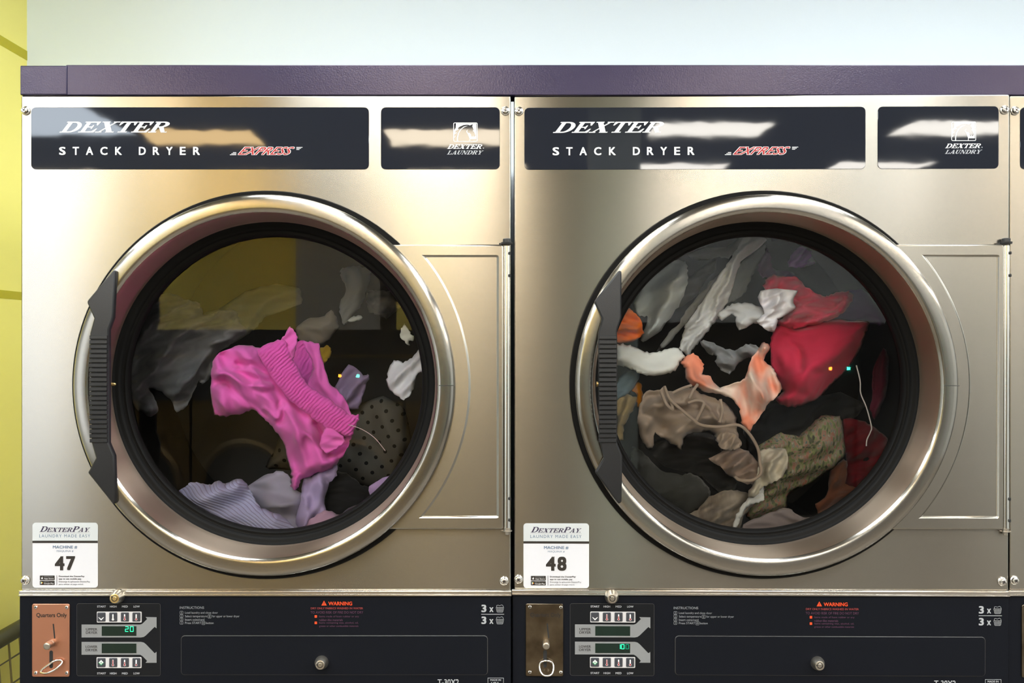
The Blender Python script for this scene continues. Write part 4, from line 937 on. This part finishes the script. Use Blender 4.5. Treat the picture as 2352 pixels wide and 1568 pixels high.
def right_laundry():
    LA = Laundry('48', 'laundry tumbling in dryer 48')
    a = lambda p: zp(p, 1400, 530, 4.7525); b = lambda p: zp(p, 1700, 530, 4.7525); c = lambda p: zp(p, 1400, 780, 4.7525)
    d = lambda p: zp(p, 1700, 780, 3.485); e = lambda p: zp(p, 1400, 1000, 5.88)
    sheer = fabric('white_sheer', (.62, .63, .64), (.78, .79, .80), 14, sheer=.30, stretch=(3, 1, 1))
    sheer2 = fabric('grey_sheer', (.46, .47, .47), sheer=.45)
    LA('charcoal_cloth', 'charcoal cloth in the middle of the right drum behind the floral cloth', d([(60, 560), (300, 480), (560, 470), (800, 420), (1000, 520), (900, 640), (650, 640), (480, 780), (150, 860), (20, 760)]), .40, fabric('charcoal_cotton', (.03, .032, .034)), ang=60, lam=50, amp=.012)
    LA('maroon_cloth', 'dark maroon cloth at the right edge of the right drum', d([(1060, 260), (1140, 60), (1190, 130), (1190, 320), (1150, 500), (1080, 640), (1040, 560), (1060, 400)]), .36, fabric('maroon_cotton', (.12, .012, .03)), ang=10, lam=26, amp=.01)
    LA('dark_red_cloth', 'dark red cloth at the lower right of the right drum', d([(820, 640), (950, 640), (1050, 680), (1190, 790), (1190, 960), (1050, 1110), (930, 1220), (830, 1170), (850, 1000)]), .28, fabric('dark_red_cotton', (.16, .008, .015)), ang=40, lam=40, amp=.013)
    LA('black_lump', 'black cloth scrap lying on the dark red cloth', d([(960, 960), (1000, 870), (1050, 900), (1055, 980), (1000, 1010)]), .28, fabric('black_scrap', (.01, .01, .01)), ang=20, lam=20, amp=.005, puff=.015, step=4)
    LA('brown_cloth', 'rust brown cloth at the bottom right of the right drum', d([(720, 1050), (830, 950), (865, 1000), (845, 1150), (940, 1190), (800, 1360), (640, 1400), (600, 1320), (700, 1240)]), .25, fabric('rust_brown_cotton', (.16, .06, .035)), ang=50, lam=34, amp=.012)
    LA('purple_cloth', 'dark purple cloth right of the red garment', b([(1000, 720), (1180, 650), (1340, 635), (1470, 760), (1600, 960), (1560, 1030), (1380, 1010), (980, 1010), (960, 850)]), .36, fabric('dark_purple_cotton', (.13, .035, .20), sheer=.1), ang=70, lam=60, amp=.008)
    LA('violet_scrunchie', 'small violet cloth at the top right of the right drum', b([(525, 330), (590, 220), (660, 170), (770, 215), (785, 260), (745, 320), (825, 350), (720, 395), (620, 402), (530, 390)]), .30, fabric('violet_cotton', (.36, .12, .50)), ang=30, lam=14, amp=.008, puff=.03, step=3.5)
    LA('purple_wisp', 'faint purple cloth above the red garment', b([(190, 400), (230, 280), (290, 200), (335, 270), (350, 400), (420, 430), (560, 440), (640, 520), (540, 560), (330, 520), (230, 500)]), .34, fabric('purple_sheer', (.20, .07, .20), sheer=.25), ang=20, lam=26, amp=.008)
    LA('grey_blouse', 'grey cloth at the very top of the right drum', a([(850, 250), (1050, 190), (1280, 165), (1440, 60), (1470, 90), (1400, 190), (1300, 305), (1200, 285), (1000, 325), (900, 300)]), .34, fabric('grey_cotton', (.42, .42, .40), sheer=.15), ang=50, lam=26, amp=.01)
    LA('grey_cloth', 'brownish grey cloth behind the white sheers in the right drum', a([(820, 560), (950, 430), (1160, 300), (1160, 420), (1040, 560), (950, 700), (840, 800), (700, 860), (720, 700)]), .38, fabric('brown_grey_cotton', (.16, .15, .14)), ang=60, lam=34, amp=.008)
    LA('satin_top', 'silvery grey satin top at the upper left of the right drum', a([(250, 800), (350, 610), (440, 520), (620, 385), (720, 315), (830, 335), (855, 430), (850, 570), (790, 760), (700, 900), (560, 1080), (400, 1210), (340, 1180), (420, 940), (330, 930)]), .24, fabric('silver_satin', (.36, .40, .40), (.58, .62, .61), 8, sheer=.1), ang=40, lam=38, amp=.020, puff=.05, ridge=.3)
    LA('sheer_scarf', 'narrow sheer grey scarf left of the long white sheer', a([(500, 1330), (620, 1150), (760, 1000), (860, 830), (1020, 650), (1130, 520), (1270, 410), (1100, 660), (1000, 800), (870, 970), (760, 1090), (600, 1270)]), .26, sheer2, ang=35, lam=18, amp=.006, puff=.012)
    LA('sheer_drape', 'sheer grey drape right of the long white sheer', a([(1400, 390), (1620, 200), (1710, 120), (1700, 240), (1590, 430), (1520, 570), (1470, 690), (1360, 770), (1270, 790)]), .30, sheer2, ang=30, lam=24, amp=.006, puff=.012)
    LA('white_sheer', 'long white sheer fabric running diagonally through the right drum', a([(1480, 40), (1720, 80), (1640, 180), (1440, 330), (1420, 370), (1350, 600), (1290, 780), (1180, 960), (1130, 1020), (1100, 1060), (1000, 1190), (920, 1280), (860, 1370), (800, 1310), (755, 1285), (800, 1130), (830, 1020), (900, 930), (1000, 780), (1130, 580), (1260, 400), (1350, 260), (1420, 140)]), .20, sheer, ang=28, lam=16, amp=.009, puff=.03, ridge=.7, step=4, cross=.1)
    LA('orange_cloth', 'orange cloth beside the handle of the right door', a([(60, 960), (120, 900), (200, 840), (270, 890), (340, 960), (372, 1110), (300, 1190), (190, 1225), (60, 1220)]), .16, fabric('orange_cotton', (.80, .16, .015)), ang=75, lam=20, amp=.009, puff=.02, step=4)
    LA('red_garment', 'large red garment at the upper right of the right drum', b([(420, 1000), (560, 960), (760, 940), (980, 960), (1400, 985), (1390, 1080), (1340, 1220), (1250, 1400), (1160, 1520), (1010, 1680), (850, 1820), (700, 1900), (560, 1925), (450, 1900), (380, 1830), (460, 1750), (400, 1600), (345, 1470), (325, 1280), (350, 1130)]), .22, fabric('red_cotton', (.54, .032, .075)), ang=25, lam=95, amp=.016, puff=.07, edge=50, ridge=.3,
       creases=[(b([(430, 1020), (560, 1060), (760, 1030), (950, 985)]), 7, -.018), (b([(440, 1060), (600, 1110), (800, 1070), (1000, 1000)]), 8, .012), (b([(360, 1330), (450, 1400), (520, 1700)]), 16, .010),
                (b([(560, 1240), (640, 1300), (660, 1500)]), 9, -.010), (b([(1290, 1220), (1100, 1420), (820, 1560)]), 10, -.010), (b([(480, 1560), (560, 1740), (700, 1800)]), 14, -.012)])
    LA.part('gathered_top', b([(250, 600), (290, 520), (370, 480), (500, 500), (620, 500), (720, 610), (850, 690), (950, 715), (1050, 668), (1180, 660), (1240, 710), (1190, 820), (1090, 920), (960, 980), (800, 1030), (600, 1070), (480, 1060), (400, 1000), (500, 900), (420, 800), (300, 740)]), .205, fabric('red_crepe', (.58, .04, .09)), label='gathered upper part', ang=68, lam=26, amp=.014, puff=.035, ridge=.6, step=4,
       creases=[(b([(1180, 700), (1120, 860), (960, 940), (760, 990)]), 6, .014), (b([(1120, 740), (1040, 850), (860, 930), (620, 960)]), 6, -.016), (b([(560, 860), (760, 800), (980, 760)]), 9, -.012), (b([(440, 560), (420, 640), (540, 660)]), 6, -.010)])
    LA('white_lace', 'white lace top resting against the red garment', b([(225, 650), (400, 622), (625, 650), (580, 750), (605, 850), (450, 950), (412, 960), (400, 1050), (350, 1108), (230, 1045), (180, 980), (260, 900), (195, 760)]), .155, fabric('white_lace', (.66, .63, .68), (.75, .74, .77), 40), ang=40, lam=20, amp=.010, puff=.03, step=3.2, sub=3, seed=5)
    LA.part('sleeve', a([(1180, 920), (1280, 820), (1400, 785), (1560, 795), (1720, 880), (1720, 990), (1660, 1020), (1560, 1010), (1410, 1092), (1370, 950), (1330, 910), (1230, 980)]), .17, fabric('white_voile', (.5, .5, .5), sheer=.15), label='sheer sleeve', ang=70, lam=28, amp=.008, puff=.025, step=4)
    LA('grey_sock', 'dark grey sock above the peach top', c([(980, 10), (1100, 20), (1240, 90), (1370, 115), (1480, 50), (1600, 55), (1650, 120), (1600, 185), (1500, 205), (1400, 275), (1310, 375), (1215, 330), (1145, 235), (1170, 185), (1060, 140)]), .19, fabric('grey_wool', (.17, .18, .19), (.24, .24, .25), 30), ang=-70, lam=22, amp=.012, puff=.03, step=4, ridge=.7)
    LA('white_sleeve', 'white cloth stretching right from the handle of the right door', c([(40, 60), (140, 45), (250, 70), (380, 130), (500, 140), (600, 110), (700, 82), (790, 118), (822, 190), (770, 245), (720, 340), (620, 372), (510, 392), (400, 388), (280, 340), (200, 310), (130, 285), (40, 270)]), .135, fabric('white_knit', (.76, .78, .76)), ang=85, lam=55, amp=.012, puff=.035, ridge=.3)
    LA('blue_grey_cloth', 'blue grey cloth under the white one beside the handle', c([(80, 460), (200, 330), (340, 350), (300, 470), (200, 610), (60, 680)]), .18, fabric('blue_grey_denim', (.14, .20, .25)), ang=30, lam=28, amp=.009)
    LA('tan_scarf', 'tan scarf hanging behind the grip of the right door', c([(80, 660), (200, 595), (305, 640), (250, 780), (160, 940), (150, 1090), (60, 1100), (80, 850)]), .17, fabric('tan_silk', (.36, .26, .12)), ang=15, lam=20, amp=.008, puff=.02)
    LA('amber_strap', 'thin amber strap behind the taupe bundle', c([(240, 540), (300, 470), (350, 480), (360, 620), (340, 740), (290, 720), (300, 600)]), .20, fabric('amber_cotton', (.50, .18, .01)), ang=10, lam=14, amp=.005, puff=.012, step=4)
    LA('black_shirt', 'black shirt below the taupe bundle', c([(380, 1150), (560, 1080), (800, 1060), (950, 1000), (1110, 1000), (1180, 1080), (1240, 1230), (1280, 1400), (1370, 1460), (1400, 1560), (1360, 1660), (1250, 1700), (1150, 1640), (1000, 1500), (800, 1440), (600, 1380), (460, 1250)]), .20, fabric('black_shirt_cotton', (.012, .012, .012)), ang=60, lam=44, amp=.012)
    LA('dark_fleece', 'dark charcoal fleece at the lower left of the right drum', e([(300, 150), (400, 180), (520, 300), (700, 470), (980, 530), (1100, 500), (1220, 570), (1340, 700), (1370, 800), (1310, 930), (1190, 1010), (1050, 1080), (900, 1000), (600, 850), (380, 600), (280, 350)]), .19, fabric('charcoal_fleece', (.045, .047, .045)), ang=50, lam=60, amp=.014, puff=.04, ridge=.3)
    LA('brown_mix', 'taupe cloth at the bottom centre of the right drum', e([(1050, 1080), (1190, 1000), (1350, 820), (1560, 740), (1720, 740), (1940, 800), (1950, 950), (1800, 1100), (1780, 1350), (1500, 1320), (1200, 1230), (1050, 1170)]), .17, fabric('taupe_mix', (.13, .105, .085), (.30, .26, .22), 22, stretch=(2, 1, .5)), ang=30, lam=34, amp=.014, ridge=.6)
    flo = floral('floral_print')
    LA('floral_dress', 'floral print dress at the lower right of the right drum', d([(150, 850), (320, 745), (470, 772), (560, 680), (650, 610), (800, 612), (828, 700), (838, 930), (740, 1025), (560, 1145), (440, 1205), (380, 1250), (370, 1350), (240, 1420), (100, 1450), (40, 1400), (110, 1210), (200, 1120), (150, 980)]), .19, flo, ang=35, lam=48, amp=.015, puff=.05, ridge=.45)
    LA('cream_blouse', 'cream gathered blouse left of the floral dress', d([(140, 890), (240, 870), (360, 870), (385, 1000), (335, 1100), (250, 1150), (180, 1180), (110, 1270), (60, 1240), (120, 1120), (150, 1000)]), .125, fabric('cream_cotton', (.55, .50, .42), (.45, .42, .34), 20), ang=25, lam=18, amp=.010, puff=.025, step=4)
    LA('white_strap', 'white twisted strap below the cream blouse', d([(160, 1160), (190, 1170), (190, 1280), (150, 1300), (60, 1330), (20, 1400), (-40, 1530), (-70, 1530), (-30, 1400), (40, 1290), (110, 1230)]), .14, fabric('white_strap_cotton', (.55, .57, .58)), ang=35, lam=13, amp=.006, puff=.012, step=3.5)
    LA('grey_pants', 'mauve grey pants at the bottom edge of the right drum', d([(20, 1480), (200, 1395), (350, 1340), (430, 1375), (480, 1412), (570, 1432), (560, 1530), (300, 1610), (60, 1600)]), .14, fabric('mauve_grey', (.22, .19, .20)), ang=70, lam=34, amp=.010, puff=.025)
    tp = fabric('taupe_jersey', (.34, .27, .22))
    LA('taupe_hoodie', 'taupe bundle with cords in the middle of the right drum', c([(330, 700), (400, 560), (560, 545), (600, 500), (650, 560), (720, 570), (860, 520), (940, 530), (1000, 590), (1150, 640), (1290, 700), (1390, 850), (1390, 1000), (1440, 1140), (1400, 1190), (1250, 1200), (1160, 1100), (1130, 1000), (950, 1010), (830, 1050), (780, 1200), (700, 1150), (560, 1060), (490, 1010), (470, 1180), (400, 1170), (340, 1060), (300, 900)]), .145, tp, ang=55, lam=44, amp=.017, puff=.045, ridge=.45, step=4,
       creases=[(c([(380, 620), (470, 600), (540, 660)]), 8, -.014), (c([(340, 820), (480, 880), (620, 1000), (740, 1080)]), 12, -.018), (c([(580, 560), (640, 720), (700, 740)]), 6, -.014), (c([(900, 700), (990, 720), (950, 860)]), 7, -.018),
                (c([(1010, 640), (1100, 760), (1190, 900)]), 6, .014), (c([(1200, 680), (1180, 780), (1230, 880)]), 5, -.014), (c([(1180, 1080), (1260, 1020), (1380, 1100), (1300, 1180)]), 6, .014), (c([(820, 640), (940, 640), (1060, 720)]), 6, .012)])
    LA.part('knot', c([(1170, 1060), (1210, 1010), (1290, 1000), (1390, 1040), (1445, 1140), (1400, 1200), (1290, 1210), (1200, 1170)]), .105, tp, label='knotted cloth end', ang=20, lam=16, amp=.008, puff=.02, step=3.5)
    for path in ([(600, 510, .10), (640, 620, .09), (700, 690, .085), (900, 860, .085), (1000, 930, .085), (1200, 950, .085), (1400, 930, .09), (1520, 1020, .095), (1620, 1190, .10), (1640, 1350, .10)],
                 [(1640, 1350, .10), (1650, 1460, .10), (1560, 1530, .10), (1420, 1530, .10), (1370, 1490, .10)],
                 [(690, 580, .10), (800, 530, .10), (890, 500, .11)], [(870, 640, .10), (910, 560, .10), (960, 490, .11)],
                 [(860, 690, .088), (960, 660, .085), (1030, 700, .085), (950, 870, .085)], [(1210, 650, .09), (1230, 780, .085), (1200, 900, .085)],
                 [(560, 560, .095), (620, 700, .09), (690, 760, .09), (660, 640, .09)]):
        LA.cord('drawstring', [(1400 + x / 4.7525, 780 + y / 4.7525, yy) for x, y, yy in path], .0027, tp)
    LA('taupe_sleeve', 'knotted taupe sleeve below the corded bundle', c([(1080, 1300), (1240, 1210), (1300, 1190), (1420, 1180), (1540, 1230), (1640, 1370), (1665, 1490), (1590, 1580), (1480, 1570), (1300, 1480), (1210, 1390)]), .165, fabric('taupe_sleeve_jersey', (.32, .24, .20)), ang=40, lam=24, amp=.014, puff=.03, ridge=.6, step=4)
    LA('peach_top', 'peach and white top across the middle of the right drum', c([(765, 250), (830, 180), (900, 145), (970, 180), (1030, 260), (1015, 370), (1100, 400), (1200, 515), (1400, 460), (1480, 420), (1530, 250), (1600, 130), (1690, 20), (1750, 80), (1690, 220), (1780, 310), (1830, 400), (1888, 530), (1830, 610), (1730, 700), (1680, 790), (1590, 910), (1530, 1000), (1440, 910), (1420, 750), (1330, 640), (1200, 595), (1050, 575), (970, 530), (880, 495), (830, 430), (820, 320)]), .13, fabric('peach_dyed_cotton', (.84, .30, .19), (.80, .66, .58), 12, .44, .60), ang=-35, lam=40, amp=.016, puff=.03, ridge=.6, step=4, cross=.5)
    mb = MB(); pth = [(1700 + x / 3.485, 780 + y / 3.485, .13) for x, y in ((930, 205), (960, 330), (965, 430), (1010, 540), (1050, 690), (1042, 740), (1015, 800), (1010, 850))]
    org = SEE(pth[0][0], pth[0][1], .13); mb.tube([SEE(*p) for p in smooth_open(pth, 6)], .0011, fabric('white_cord', (.55, .53, .52)), 8)
    tag(mb.build('string', None, org, 180), 'thin white string hanging at the right of the right drum', 'string', LA.group)

# ------------------------------------------------------------------ put it together
room(); lamps(); washers(); cart()
AF = 1.0075
m1 = lambda x: x
m2 = lambda x: 1270 + (x - 137) * AF
m3 = lambda x: 2318.5 + (x - 48) * AF
dryer(m1, 'steel stack dryer numbered 47 with pink shorts behind its round door', '47', True, (75, 1200, 225, 1349), 0, 'coin_orange_reflect', 'brass', 0)
dryer(m2, 'steel stack dryer numbered 48 packed with red, peach and floral laundry', '48', True, (1202.5, 1203, 1353.5, 1352), 2, 'coin_dark_reflect', 'dull_metal', 1, yaw=math.radians(-.8), tilt=math.radians(.27))
dryer(m3, 'steel stack dryer cut off by the right edge of the photo', None, False, (0, 0, 1, 1), 2, 'coin_dark_reflect', 'dull_metal')
left_laundry(); right_laundry()
